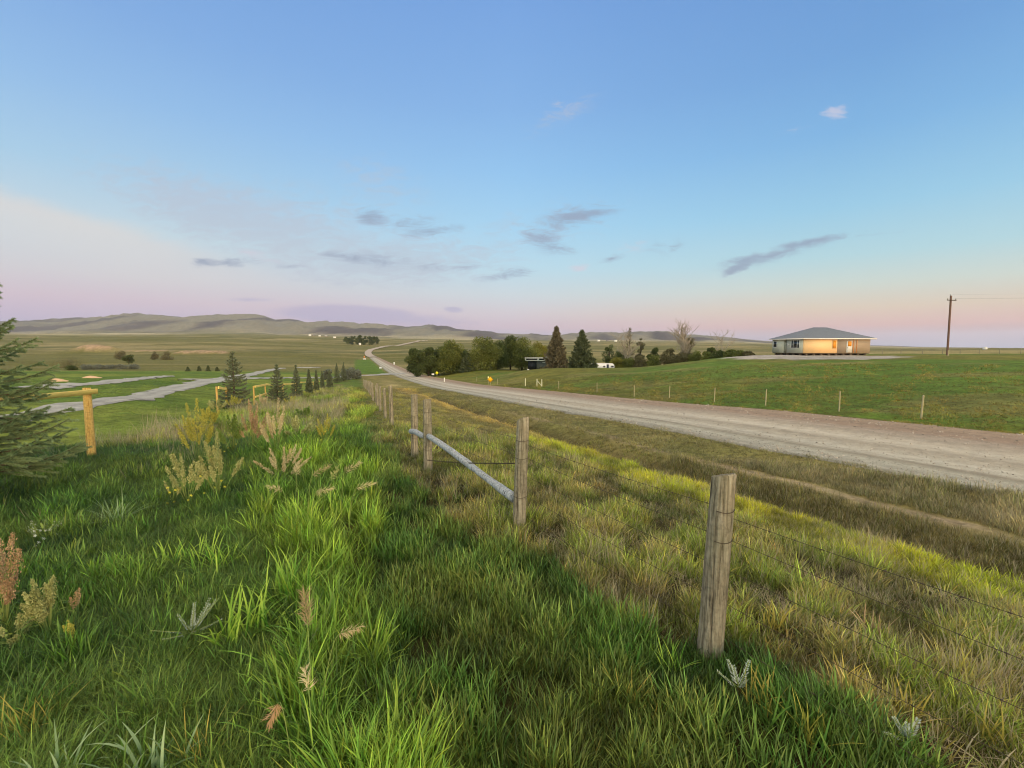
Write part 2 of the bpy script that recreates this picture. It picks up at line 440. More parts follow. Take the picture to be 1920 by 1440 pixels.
def simple(name, c, rough=.7, var=.18, scale=6.0, metal=0.0, bmp=0.0, stretch=(1, 1, 1)):
    nb = newmat(name); v = nb.mapping(objco(nb), scale=stretch)
    f = nb.noise(v, scale, 5, .6)
    c = lin(c) if isinstance(c, str) else c
    nb.l(nb.ramp(f, [(.25, tuple(x * (1 - var) for x in c)), (.75, tuple(min(1, x * (1 + var)) for x in c))]), nb.p.inputs['Base Color'])
    nb.p.inputs['Roughness'].default_value = rough; nb.p.inputs['Metallic'].default_value = metal
    if bmp: bump(nb, f, bmp)
    return nb.m


def foliage(name, c1, c2, inst=False, trans=.35, rough=.6):
    """leaf material: colour runs c1..c2 with the per-leaf 'shade' attribute; tint from the instance"""
    nb = newmat(name)
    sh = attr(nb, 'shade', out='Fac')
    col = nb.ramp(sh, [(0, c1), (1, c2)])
    if inst:
        col = nb.mix(1.0, col, attr(nb, 'tint', 'INSTANCER'), 'MULTIPLY')
    nb.l(col, nb.p.inputs['Base Color']); nb.p.inputs['Roughness'].default_value = rough
    tr = nb.n('ShaderNodeBsdfTranslucent'); nb.l(col, tr.inputs[0])
    mx = nb.n('ShaderNodeMixShader'); mx.inputs[0].default_value = trans
    nb.l(nb.p.outputs[0], mx.inputs[1]); nb.l(tr.outputs[0], mx.inputs[2]); nb.l(mx.outputs[0], nb.out.inputs[0])
    return nb.m


# ------------------------------------------------------------------ ground colours (albedo)
C = {k: np.array(lin(v)) for k, v in dict(
    lawn='#556b28', lawn2='#717c34', bright='#62772f', olive='#6a683a', dry='#7f7648', tan='#a39468', hay='#8a7e55',
    soil='#4a4030', dirt='#9b8977', clay='#a38a70', dark='#3c4424', gravel='#aaa39c', hillg='#757162', hilld='#4c4648', pale='#b5a98a', field='#67662e').items()}


def mixc(a, bb, f): return a * (1 - f[:, None]) + bb * f[:, None]


def ground_colour(x, y):
    r = np.hypot(x, y); q = q_coord(x, y); t = t_coord(x, y); n = len(x)
    n1 = fbm(x / 3, y / 3, 4); n2 = fbm(x / 25, y / 25 + 7, 4); n3 = fbm(x / 160 + 3, y / 60, 4); n4 = fbm(x / 900, y / 500, 5); n5 = fbm(x / 1100 + 9, y / 130 + 4, 4)
    one = np.ones(n)[:, None]
    c = C['olive'] * one
    # far land: bands of pasture
    far = mixc(C['olive'] * one * .92, C['hay'] * one, sstep(n5, .38, .62))
    far = mixc(far, C['field'] * one * .8, sstep(n3, .52, .66) * .8)
    far = mixc(far, C['dark'] * one * 1.35, sstep(n5 + .3 * (n3 - .5), .60, .68) * .55)
    c = mixc(c, far, sstep(r, 120, 260))
    # mown park left
    park = (1 - sstep(q, -18.5, -16.5)) * (1 - sstep(r, 150, 210))
    c = mixc(c, mixc(C['lawn'] * one, C['lawn2'] * one, sstep(n2, .4, .65)), park)
    # berm
    berm = sstep(q, -18, -16.5) * (1 - sstep(q, -11.5, -10))
    c = mixc(c, mixc(C['bright'] * one * .75, C['olive'] * one * .8, sstep(n1, .4, .7)), berm * (1 - sstep(t, 200, 300)))
    v = sstep(q, -11.3, -10.3) * (1 - sstep(q, 0, .2))
    c = mixc(c, mixc(C['olive'] * one, C['dry'] * one, sstep(n1, .35, .6)), v * (1 - sstep(t, 400, 600)))
    c = mixc(c, mixc(C['tan'] * one * .95, C['dry'] * one, sstep(n2, .4, .6)), np.exp(-((q + 5.6) / 1.8) ** 2) * sstep(t, 14, 24) * (1 - sstep(t, 80, 140)))
    nearz = 1 - sstep(t, 45, 75)
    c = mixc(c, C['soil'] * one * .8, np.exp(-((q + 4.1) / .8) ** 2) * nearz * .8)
    c = mixc(c, C['dirt'] * one, np.exp(-((q + 2.65 + .25 * (n1 - .5)) / .24) ** 4) * (1 - sstep(t, 18, 32)) * (.2 + .45 * sstep(n1, .35, .6)))
    # near soil under the grass
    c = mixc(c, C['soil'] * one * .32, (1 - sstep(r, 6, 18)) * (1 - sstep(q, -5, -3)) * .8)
    # right field
    fr = sstep(q, 9.2, 10.5) * (1 - sstep(r, 140, 200))
    fld = mixc(C['field'] * one * 1.0, C['lawn'] * one * .95, sstep(n2, .45, .7))
    fld = mixc(fld, C['dry'] * one * .85, sstep(fbm(x / 14 + 30, y / 5 + 9, 4), .56, .72) * .55)
    c = mixc(c, fld, fr)
    pad = ((x - 55) / 15) ** 2 + ((y - 84) / 14) ** 2 + (n1 - .5) * .8
    c = mixc(c, C['gravel'] * one * .85, (1 - sstep(pad, .75, 1.0)) * fr)
    pt = ((x - 45) / 6) ** 2 + ((y - 62) / 1.5) ** 2 + (n1 - .5) * .8
    c = mixc(c, C['dry'] * one, (1 - sstep(pt, .5, 1.2)) * .6)
    gp = sstep(q, -14, -12.5) * (1 - sstep(q, -1.6, -.8)) * sstep(t, 165, 175) * (1 - sstep(t, 400, 430))
    c = mixc(c, C['lawn'] * one * 1.05, gp)
    c = mixc(c, C['tan'] * one * .9, sstep(y, 104, 125) * (1 - sstep(y, 300, 500)) * sstep(x, 60, 80) * (.5 + .5 * sstep(n3, .4, .6)))
    # bluffs
    for (bx, by, ra, rb, hh) in BLUFF:
        e = ((x - bx) / ra) ** 2 + ((y - by + rb * .35) / (rb * 1.0)) ** 2
        c = mixc(c, C['clay'] * one, (1 - sstep(e + (n1 - .5) * .9, .3, .8)) * (1 - sstep(y - by, 3, 10)) * .95)
    # plateau and hills
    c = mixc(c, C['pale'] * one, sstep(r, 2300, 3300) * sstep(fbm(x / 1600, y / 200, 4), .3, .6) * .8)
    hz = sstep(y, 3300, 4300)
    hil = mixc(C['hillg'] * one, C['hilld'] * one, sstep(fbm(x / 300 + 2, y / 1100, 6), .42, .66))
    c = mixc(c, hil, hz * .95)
    c *= (.86 + .28 * fbm(x / 1.1 + 40, y / 1.1, 3))[:, None]
    return np.clip(c, 0, 1)


# ------------------------------------------------------------------ ground mesh: polar grid to the horizon
th1 = np.radians(np.r_[np.arange(-180, -66, 6.0), np.arange(-66, 66.01, .27), np.arange(72, 180.1, 6.0)])
rr = np.exp(np.r_[np.arange(math.log(.35), math.log(15000), .0175)])
TH, RR = np.meshgrid(th1, rr)
GX = (RR * np.sin(TH)).ravel(); GY = (RR * np.cos(TH)).ravel()
GZ = height(GX, GY)
gq = q_coord(GX, GY); gt = t_coord(GX, GY)
GZ = GZ - .10 * sstep(gq, .25, .7) * (1 - sstep(gq, 8.2, 8.7)) * (1 - sstep(gt, 60, 90))
nc = len(th1); nr = len(rr)
ii = np.arange(nr - 1)[:, None] * nc; jj = np.arange(nc - 1)[None]
Q = np.stack([ii + jj, ii + jj + 1, ii + nc + jj + 1, ii + nc + jj], -1).reshape(-1, 4)
V = np.c_[GX, GY, GZ]; V = np.vstack([V, [0, 0, 0.0]])
TT = np.array([[len(V) - 1, j + 1, j] for j in range(nc - 1)])
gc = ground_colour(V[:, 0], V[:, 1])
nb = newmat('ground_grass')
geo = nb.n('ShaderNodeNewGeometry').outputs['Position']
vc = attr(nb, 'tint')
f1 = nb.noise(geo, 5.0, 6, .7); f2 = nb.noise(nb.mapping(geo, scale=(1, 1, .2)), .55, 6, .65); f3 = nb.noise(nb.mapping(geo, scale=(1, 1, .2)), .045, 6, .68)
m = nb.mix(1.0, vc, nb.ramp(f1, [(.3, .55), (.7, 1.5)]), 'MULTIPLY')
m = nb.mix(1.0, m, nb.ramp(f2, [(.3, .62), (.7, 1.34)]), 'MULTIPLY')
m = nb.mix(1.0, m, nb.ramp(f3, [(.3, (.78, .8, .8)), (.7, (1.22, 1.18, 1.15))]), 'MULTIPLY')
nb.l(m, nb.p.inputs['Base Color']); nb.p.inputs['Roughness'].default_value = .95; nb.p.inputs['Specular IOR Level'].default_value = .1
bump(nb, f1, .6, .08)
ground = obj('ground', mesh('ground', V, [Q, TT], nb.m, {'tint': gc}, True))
tag(ground, 'rolling prairie ground under the whole scene', None, None, 'structure')

# ------------------------------------------------------------------ gravel road and lanes
Ys = np.r_[np.arange(-14, 60, .5), np.arange(60, 200, 2.0), np.arange(200, 481, 5.0)]
qs = np.r_[-.25, np.linspace(0, 8.9, 38), 9.15]
YY, QQ = np.meshgrid(Ys, qs, indexing='ij')
edge = (fbm(YY * .8, QQ * 0 + 3, 3) - .5) * .55
Qx = QQ + edge * (np.abs(QQ - 4.45) > 4.2)
XX = road_curve_x(YY, Qx)
ZZ = height(XX, YY) + .015 + .0004 * np.abs(YY)
rut = -.02 * (np.exp(-((QQ - 2.6) / .35) ** 2) + np.exp(-((QQ - 4.4) / .35) ** 2)) + .03 * np.exp(-((QQ - 1.5) / .25) ** 2)
ZZ = ZZ + rut + (QQ < -.1) * -.10 + (QQ > 9) * -.10
nq = len(qs); i = np.arange(len(Ys) - 1)[:, None] * nq; j = np.arange(nq - 1)[None]
RQ = np.stack([i + j, i + j + 1, i + nq + j + 1, i + nq + j], -1).reshape(-1, 4)
nb = newmat('gravel')
geo = nb.n('ShaderNodeNewGeometry').outputs['Position']
qa = attr(nb, 'across', out='Fac'); ta = attr(nb, 'along', out='Fac')
cx = nb.n('ShaderNodeCombineXYZ'); nb.l(qa, cx.inputs[0]); nb.l(nb.math('MULTIPLY', ta, .035), cx.inputs[1])
streak = nb.noise(cx.outputs[0], 2.2, 5, .6)
g1 = nb.noise(geo, 38, 5, .75); g2 = nb.noise(geo, 3.0, 6, .7)
wq = nb.math('ADD', nb.math('DIVIDE', qa, 9.0), nb.math('MULTIPLY', nb.math('SUBTRACT', streak, .5), .10))
base = nb.ramp(wq, [(0, '#8b877a'), (.05, '#a39f92'), (.13, '#aba798'), (.17, '#8a8273'), (.21, '#b1ab9c'), (.27, '#b8b1a2'), (.36, '#a59c8c'), (.47, '#bdb4a4'), (.58, '#a69a8a'), (.66, '#9f9182'), (.72, '#988473'), (.86, '#9a8673'), (.95, '#a38e78'), (1, '#8c7c62')])
m = nb.mix(1.0, base, nb.ramp(g1, [(.28, .62), (.5, 1.0), (.72, 1.38)]), 'MULTIPLY')
m = nb.mix(1.0, m, nb.ramp(g2, [(.3, .8), (.7, 1.18)]), 'MULTIPLY')
m = nb.mix(1.0, m, nb.ramp(streak, [(.3, .78), (.7, 1.0)]), 'MULTIPLY')
nb.l(m, nb.p.inputs['Base Color']); nb.p.inputs['Roughness'].default_value = .95; nb.p.inputs['Specular IOR Level'].default_value = .15
bump(nb, g1, .7, .02)
road_m = nb.m
road = obj('road', mesh('road', np.c_[XX.ravel(), YY.ravel(), ZZ.ravel()], RQ, road_m, {'across': QQ.ravel(), 'along': YY.ravel()}, True))
tag(road, 'wide gravel road with pale wheel tracks running away to the left', None, None, 'structure')


def ribbon(name, pts, widths, mat, label, lift=.03, n=12, far=.0012, ragged=.8):
    pts = np.asarray(pts, float); s = np.r_[0, np.cumsum(np.hypot(*np.diff(pts[:, :2], axis=0).T))]
    k = max(12, int(s[-1] / max(.6, s[-1] / 160)))
    u = np.linspace(0, s[-1], k)
    x = pchip(s, pts[:, 0], u); y = pchip(s, pts[:, 1], u); w = np.interp(u, s, widths)
    dx = np.gradient(x); dy = np.gradient(y); L = np.hypot(dx, dy); nx = dy / L; ny = -dx / L
    a = np.linspace(-.5, .5, n)
    X_ = x[:, None] + nx[:, None] * w[:, None] * a[None]; Y_ = y[:, None] + ny[:, None] * w[:, None] * a[None]
    e = (fbm(X_ / 1.5, Y_ / 1.5, 3) - .5) * ragged
    X_ = X_ + e * nx[:, None] * 2 * np.sign(a) * (np.abs(a) > .4)
    d = np.hypot(X_, Y_)
    Z_ = height(X_, Y_) + lift + far * d - (np.abs(a) > .49) * (.03 + .0006 * d)
    i = np.arange(k - 1)[:, None] * n; j = np.arange(n - 1)[None]
    q4 = np.stack([i + j, i + j + 1, i + n + j + 1, i + n + j], -1).reshape(-1, 4)
    o = obj(name, mesh(name, np.c_[X_.ravel(), Y_.ravel(), Z_.ravel()], q4, mat, {'across': np.broadcast_to((a + .5) * 4 + 2, X_.shape).ravel(), 'along': np.broadcast_to(u[:, None], X_.shape).ravel()}, True))
    return tag(o, label, None, None, 'structure')


def lane_mat():
    nb = newmat('pale_gravel'); geo = nb.n('ShaderNodeNewGeometry').outputs['Position']
    a_ = nb.noise(geo, .7, 6, .7); c_ = nb.noise(geo, 14, 5, .7)
    m_ = nb.mix(1.0, nb.ramp(a_, [(.3, '#83807a'), (.5, '#a09e97'), (.7, '#b1aea6')]), nb.ramp(c_, [(.3, .75), (.7, 1.2)]), 'MULTIPLY')
    ac = attr(nb, 'across', out='Fac'); tr_ = nb.ramp(nb.math('DIVIDE', nb.math('SUBTRACT', ac, 2), 4), [(0, .8), (.2, 1.05), (.5, .85), (.8, 1.05), (1, .8)])
    nb.l(nb.mix(1.0, m_, tr_, 'MULTIPLY'), nb.p.inputs['Base Color']); nb.p.inputs['Roughness'].default_value = .95; bump(nb, c_, .5, .02); return nb.m


pale_gravel = lane_mat()
P = lambda l: [hit(a, c)[:2] for a, c in l]
LANES = {}
LANES['a'] = (P([(-330, 850), (-60, 800), (60, 778), (150, 761), (240, 747), (300, 736), (352, 724), (400, 714), (436, 708), (470, 703), (505, 695), (530, 691)]), [1.0, 1.0, 1.0, 1.1, 1.7, 1.9, 2.3, 3.0, 2.8, 2.6, 3, 3])
LANES['b'] = (P([(60, 729), (150, 721), (240, 713), (315, 706)]), [2.6, 2.6, 2.3, 1.6])
LANES['c'] = (P([(345, 713), (400, 712), (470, 710), (540, 709.5), (600, 709), (650, 706.5), (700, 704), (745, 701)]), [1.4, 2.4, 2.2, 2, 2, 2.6, 4, 8])
LANES['d'] = (P([(556, 690), (575, 690), (600, 689.5)]), [3, 4, 2])
ribbon('path', *LANES['a'], pale_gravel, 'pale gravel lane curving through the mown lawn on the left')
ribbon('path', *LANES['b'], pale_gravel, 'thin gravel path farther back across the lawn on the left')
ribbon('path', *LANES['c'], pale_gravel, 'narrow gravel drive joining the road beyond the young spruces')
ribbon('path', *LANES['d'], pale_gravel, 'short strip of gravel beyond the young spruces')
far_pts = [at(701, 478)[:2], at(692, 560)[:2], at(690, 640)[:2], at(697, 760)[:2], at(716, 900)[:2], at(745, 1080)[:2], at(776, 1350)[:2], at(800, 1700)[:2]]
ribbon('road', far_pts, [9, 9, 9, 10, 11, 12, 12, 12], simple('far_gravel', '#a5988a', .95, .1, .3), 'distant end of the gravel road climbing the far slope', .1, 8, .0016, .2)


def lane_mask(x, y):
    m_ = np.zeros(len(x), bool)
    for pts, wd in LANES.values():
        pts = np.array(pts)
        for a_, c_, w_ in zip(pts[:-1], pts[1:], wd):
            ab = c_ - a_; tt = np.clip(((x - a_[0]) * ab[0] + (y - a_[1]) * ab[1]) / (ab @ ab), 0, 1)
            m_ |= np.hypot(x - a_[0] - tt * ab[0], y - a_[1] - tt * ab[1]) < w_ / 2 + .05
    return m_


# ------------------------------------------------------------------ grass clumps
def blade(base, direc, L, w, droop, nseg, lean):
    """one blade: returns verts, quads"""
    t_ = np.linspace(0, 1, nseg + 1)
    ang = lean + droop * t_ ** 1.6
    dx = np.sin(ang); dz = np.cos(ang)
    step = L / nseg
    rx = np.r_[0, np.cumsum((dx[:-1] + dx[1:]) / 2 * step)]; rz = np.r_[0, np.cumsum((dz[:-1] + dz[1:]) / 2 * step)]
    side = np.array([-direc[1], direc[0], 0])
    prof = np.interp(t_, [0, .25, .7, 1], [.6, 1, .75, .06]) * w / 2
    c = base[None] + np.c_[direc[0] * rx, direc[1] * rx, rz]
    fold = direc_up = np.array([direc[0] * -.25, direc[1] * -.25, .0])
    Vv = np.empty(((nseg + 1) * 2, 3)); Vv[0::2] = c + side * prof[:, None]; Vv[1::2] = c - side * prof[:, None]
    k = np.arange(nseg) * 2
    return Vv, np.stack([k, k + 1, k + 3, k + 2], -1)


def clump_mesh(name, mat, n, spread, L, w, droop, lean, nseg=4, seed=0, dryfrac=0.0, mat2=None):
    r_ = np.random.default_rng(seed); VV = []; QQ_ = []; SH = []; FM = []; k = 0
    for i in range(n):
        a = r_.random() * 2 * pi; d = np.array([cos(a), sin(a)])
        o_ = r_.normal(0, spread / 2, 2); base_ = np.array([o_[0], o_[1], -.015])
        if r_.random() < .6:
            dd = o_ / (np.hypot(*o_) + 1e-6) + r_.normal(0, .5, 2); d = dd / np.hypot(*dd)
        Li = L * r_.uniform(.5, 1.1)
        v, q_ = blade(base_, np.array([d[0], d[1]]), Li, w * r_.uniform(.7, 1.25), droop * r_.uniform(.3, 1.5), nseg, abs(r_.normal(lean, lean * .5)))
        VV.append(v); QQ_.append(q_ + k); k += len(v)
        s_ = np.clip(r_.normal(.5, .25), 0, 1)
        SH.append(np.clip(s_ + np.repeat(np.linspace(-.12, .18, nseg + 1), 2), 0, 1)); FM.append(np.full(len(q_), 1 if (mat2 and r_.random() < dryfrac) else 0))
    return mesh(name, np.vstack(VV), np.vstack(QQ_), [mat] + ([mat2] if mat2 else []), {'shade': np.concatenate(SH)}, True, np.concatenate(FM))


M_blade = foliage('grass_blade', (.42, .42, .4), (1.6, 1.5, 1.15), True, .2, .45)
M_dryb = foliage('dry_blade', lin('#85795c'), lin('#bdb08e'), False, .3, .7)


def clump_set(name, n_var, **kw):
    c_ = bpy.data.collections.new(name)
    for i in range(n_var):
        k2 = dict(kw); k2['L'] = kw['L'] * (0.8 + .4 * i / max(1, n_var - 1)); k2['seed'] = hash_(name) + i
        c_.objects.link(bpy.data.objects.new(name + '_clump', clump_mesh(name + '_clump', M_blade, **k2)))
    return c_


def hash_(s): return sum(ord(ch) * (i + 1) for i, ch in enumerate(s)) % 9973


def scatter(name, coll, x, y, scale, tint, label, tilt=.18, zs=None, dz=0.0, lump=1.0):
    n = len(x)
    z = height(x, y) + dz
    rr_ = np.hypot(x, y); lf_ = fbm(x / (.16 + rr_ * .018) + 13, y / (.16 + rr_ * .018), 2)
    k_ = sstep(lf_, .25, .75) - .5; scale = scale * (.87 + .6 * lump * k_); tint = tint * (.88 + .8 * lump * k_)[:, None]
    me = bpy.data.meshes.new(name)
    me.vertices.add(n); me.vertices.foreach_set('co', np.c_[x, y, z].astype(np.float32).ravel())
    def A(nm, typ, field, arr):
        a_ = me.attributes.new(nm, typ, 'POINT'); a_.data.foreach_set(field, np.asarray(arr, np.float32 if typ != 'INT' else np.int32).ravel())
    rot = np.c_[rng.normal(0, tilt, n), rng.normal(0, tilt, n), rng.random(n) * 2 * pi]
    A('rot', 'FLOAT_VECTOR', 'vector', rot)
    sc_ = np.c_[scale, scale, scale * (zs if zs is not None else 1)]
    A('scl', 'FLOAT_VECTOR', 'vector', sc_)
    A('pick', 'INT', 'value', rng.integers(0, len(coll.objects), n))
    A('tint', 'FLOAT_COLOR', 'color', np.c_[tint, np.ones(n)])
    o = obj(name, me)
    gn = bpy.data.node_groups.new(name + '_scatter', 'GeometryNodeTree')
    gn.interface.new_socket('Geometry', in_out='INPUT', socket_type='NodeSocketGeometry')
    gn.interface.new_socket('Geometry', in_out='OUTPUT', socket_type='NodeSocketGeometry')
    N = gn.nodes; gi = N.new('NodeGroupInput'); go = N.new('NodeGroupOutput')
    ci = N.new('GeometryNodeCollectionInfo'); ci.inputs[0].default_value = coll; ci.inputs['Separate Children'].default_value = True; ci.inputs['Reset Children'].default_value = True
    ip = N.new('GeometryNodeInstanceOnPoints'); ip.inputs['Pick Instance'].default_value = True
    def NA(nm, dt):
        a_ = N.new('GeometryNodeInputNamedAttribute'); a_.data_type = dt; a_.inputs[0].default_value = nm; return a_.outputs[0]
    L = gn.links
    m2p = N.new('GeometryNodeMeshToPoints'); L.new(gi.outputs[0], m2p.inputs[0])
    L.new(m2p.outputs[0], ip.inputs['Points']); L.new(ci.outputs[0], ip.inputs['Instance'])
    L.new(NA('pick', 'INT'), ip.inputs['Instance Index'])
    e2r = N.new('FunctionNodeEulerToRotation'); L.new(NA('rot', 'FLOAT_VECTOR'), e2r.inputs[0]); L.new(e2r.outputs[0], ip.inputs['Rotation'])
    L.new(NA('scl', 'FLOAT_VECTOR'), ip.inputs['Scale'])
    L.new(ip.outputs[0], go.inputs[0])
    md = o.modifiers.new('scatter', 'NODES'); md.node_group = gn
    return tag(o, label, None, None, 'stuff')


def sample(n_tot, r0, r1, power, half=62):
    """points in a sector; density ~ r^-power per area"""
    u = rng.random(n_tot); e = 2 - power
    r = (u * (r1 ** e - r0 ** e) + r0 ** e) ** (1 / e) if abs(e) > 1e-6 else r0 * (r1 / r0) ** u
    th = np.radians(rng.uniform(-half, half, n_tot))
    return r * np.sin(th), r * np.cos(th), r


K = 1.0  # overall density factor
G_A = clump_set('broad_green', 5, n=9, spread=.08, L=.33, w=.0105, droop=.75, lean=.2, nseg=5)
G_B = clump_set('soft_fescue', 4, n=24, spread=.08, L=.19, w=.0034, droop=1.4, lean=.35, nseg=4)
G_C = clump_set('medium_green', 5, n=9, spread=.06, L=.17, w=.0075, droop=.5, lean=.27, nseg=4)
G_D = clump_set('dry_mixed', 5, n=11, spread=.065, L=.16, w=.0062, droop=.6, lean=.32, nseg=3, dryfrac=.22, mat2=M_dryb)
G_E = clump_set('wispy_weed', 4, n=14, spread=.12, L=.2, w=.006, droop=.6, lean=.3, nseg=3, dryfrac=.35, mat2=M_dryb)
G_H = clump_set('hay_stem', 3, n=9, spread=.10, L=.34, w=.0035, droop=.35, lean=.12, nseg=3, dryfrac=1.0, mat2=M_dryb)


def tints(x, y, base, var=.16, alt=None, altf=None, sc=1.2):
    n = len(x); base = np.array(lin(base) if isinstance(base, str) else base)
    c = np.broadcast_to(base, (n, 3)).copy()
    if alt is not None:
        f = sstep(fbm(x / sc + 3, y / sc + 8, 3) + rng.normal(0, .06, n), .5 - altf, .5 + altf)
        c = mixc(c, np.broadcast_to(np.array(lin(alt)), (n, 3)), f)
    c *= np.exp(rng.normal(0, var, (n, 1))); c[:, 0] *= np.exp(rng.normal(0, var * .4, n))
    return np.clip(c, 0, 1)


def keep(x, y, prob):
    return rng.random(len(x)) < prob


# --- near region r < 14
x, y, r = sample(int(150000 * K), .75, 14, 1.25)
q = q_coord(x, y); t = t_coord(x, y)
wob = (fbm(x / .8, y / .8 + 50, 3) - .5)
dens = fbm(x / .35 + 9, y / .35, 2)
lm = ~lane_mask(x, y)
A_edge0 = -13.25 + .5 * wob - .10 * np.maximum(y - 4, 0); A_edge1 = np.interp(y, [2, 3.2, 4.5, 6, 9, 14], [-12.75, -12.6, -12.35, -12.0, -11.7, -11.6]) + .6 * wob
inA = (q > A_edge0) & (q < A_edge1)
inB = (q <= A_edge0) & (q > -30)
C_edge = np.interp(y, [1.5, 3, 4.5, 6, 14], [-10.4, -10.9, -11.3, -11.5, -11.5]) + .8 * wob
inC = (q >= A_edge1) & (q < C_edge)
inD = (q >= C_edge) & (q < -5.4)
inF = (q > -7.2 + .5 * wob) & (q < -5.35)
inG = (q >= -5.35) & (q < -2.95)
inE = (q >= -2.4) & (q < .1 + .5 * wob)
inR = (q > 9.0) & (q < 14)
s = inA & keep(x, y, np.clip(.9 * sstep(dens, .25, .5), 0, 1) * .62) & lm
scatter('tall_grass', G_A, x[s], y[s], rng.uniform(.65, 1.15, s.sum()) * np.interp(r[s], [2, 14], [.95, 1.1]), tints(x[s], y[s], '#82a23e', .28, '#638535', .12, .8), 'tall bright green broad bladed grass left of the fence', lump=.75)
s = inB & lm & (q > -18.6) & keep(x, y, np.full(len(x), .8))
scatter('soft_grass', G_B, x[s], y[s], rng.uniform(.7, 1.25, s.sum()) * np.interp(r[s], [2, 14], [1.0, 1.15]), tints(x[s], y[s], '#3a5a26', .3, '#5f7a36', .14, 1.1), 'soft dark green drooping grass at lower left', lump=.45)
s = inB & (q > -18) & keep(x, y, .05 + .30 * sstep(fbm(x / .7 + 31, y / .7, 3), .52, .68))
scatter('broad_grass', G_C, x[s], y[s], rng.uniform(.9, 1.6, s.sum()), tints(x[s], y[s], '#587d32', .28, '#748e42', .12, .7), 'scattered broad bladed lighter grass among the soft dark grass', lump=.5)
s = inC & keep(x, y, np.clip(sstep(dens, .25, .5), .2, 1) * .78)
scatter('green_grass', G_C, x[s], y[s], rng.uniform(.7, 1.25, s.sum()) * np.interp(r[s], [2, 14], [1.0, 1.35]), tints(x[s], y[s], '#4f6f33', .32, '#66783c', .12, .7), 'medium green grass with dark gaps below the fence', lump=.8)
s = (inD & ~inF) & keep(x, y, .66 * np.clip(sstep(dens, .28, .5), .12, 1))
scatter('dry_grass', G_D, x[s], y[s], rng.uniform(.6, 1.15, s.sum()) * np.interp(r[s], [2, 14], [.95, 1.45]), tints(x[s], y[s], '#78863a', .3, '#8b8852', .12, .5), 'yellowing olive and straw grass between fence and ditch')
s = inF & keep(x, y, np.full(len(x), 1.0))
scatter('yellow_grass', G_D, x[s], y[s], rng.uniform(.5, .95, s.sum()) * np.interp(r[s], [2, 14], [1.0, 1.5]), tints(x[s], y[s], '#a8a82e', .14, '#93a030', .12, 1.5), 'strip of yellow green grass along the ditch')
s = (inG | inE) & keep(x, y, np.where(inE, .62, .8))
cc = tints(x[s], y[s], '#7a7b52', .26, '#938c6a', .1, .6); gg = inG[s]; cc[gg] = tints(x[s][gg], y[s][gg], '#827e52', .3, '#66663c', .12, .5)
scatter('verge_weeds', G_E, x[s], y[s], rng.uniform(.5, 1.05, s.sum()) * np.interp(r[s], [5, 14], [1.0, 1.3]), cc, 'grey green and brown weeds on the road verge and ditch bank')
s = (inD | inE | ((q < -14.5) & (q > -18) & (y > 5))) & keep(x, y, sstep(fbm(x / .9 + 70, y / .9, 3), .55, .7) * .07)
scatter('hay_stems', G_H, x[s], y[s], rng.uniform(.5, 1.1, s.sum()), tints(x[s], y[s], '#b3a06a', .2), 'straw coloured dry grass stems among the green')

s = inD & keep(x, y, sstep(fbm(x / .5 + 20, y / .5, 3), .45, .65) * .22)
G_T = clump_set('dead_thatch', 4, n=12, spread=.12, L=.15, w=.004, droop=.5, lean=1.15, nseg=3, dryfrac=1.0, mat2=M_dryb)
scatter('dead_thatch', G_T, x[s], y[s], rng.uniform(.6, 1.3, s.sum()), tints(x[s], y[s], '#b3a06a', .2), 'tangled grey tan dead grass lying under the dry slope grass')

# --- loose stones of the road
def stone(name, seed):
    r_ = np.random.default_rng(seed); g = (1 + 5 ** .5) / 2
    V_ = np.array([(-1, g, 0), (1, g, 0), (-1, -g, 0), (1, -g, 0), (0, -1, g), (0, 1, g), (0, -1, -g), (0, 1, -g), (g, 0, -1), (g, 0, 1), (-g, 0, -1), (-g, 0, 1)]) / 1.9
    V_ = V_ * r_.uniform(.7, 1.2, (12, 1)) * np.array([1.2, 1, .6])
    T_ = [(0, 11, 5), (0, 5, 1), (0, 1, 7), (0, 7, 10), (0, 10, 11), (1, 5, 9), (5, 11, 4), (11, 10, 2), (10, 7, 6), (7, 1, 8), (3, 9, 4), (3, 4, 2), (3, 2, 6), (3, 6, 8), (3, 8, 9), (4, 9, 5), (2, 4, 11), (6, 2, 10), (8, 6, 7), (9, 8, 1)]
    return mesh(name, V_, np.array(T_), M_stone)


sb_ = newmat('stone'); sb_.l(sb_.mix(1.0, lin('#b5aca2'), attr(sb_, 'tint', 'INSTANCER'), 'MULTIPLY'), sb_.p.inputs['Base Color']); sb_.p.inputs['Roughness'].default_value = .9; M_stone = sb_.m
G_S = bpy.data.collections.new('stones')
for i in range(5): G_S.objects.link(bpy.data.objects.new('pebble', stone('pebble', i)))
xs_, ys_, rs_ = sample(int(230000), 7, 45, 1.5, 62)
qq = q_coord(xs_, ys_)
pr = np.interp(qq, [-.35, 0, .8, 1.7, 2.4, 3.5, 5, 6.5, 8.9, 9.2], [.1, 1, .8, .5, .25, .2, .2, .35, .5, 0]) * (qq > -.4) * (qq < 9.2)
s = rng.random(len(xs_)) < pr * .38
scatter('road_stones', G_S, xs_[s], ys_[s], rng.lognormal(-4.5, .4, s.sum()) * np.interp(rs_[s], [7, 45], [1.0, 1.9]), np.clip(rng.normal(.70, .18, (s.sum(), 1)), .3, 1.15) * np.array([[1, .97, .93]]), 'loose stones scattered over the gravel road surface', .4, None, .026 + .0004 * ys_[s])

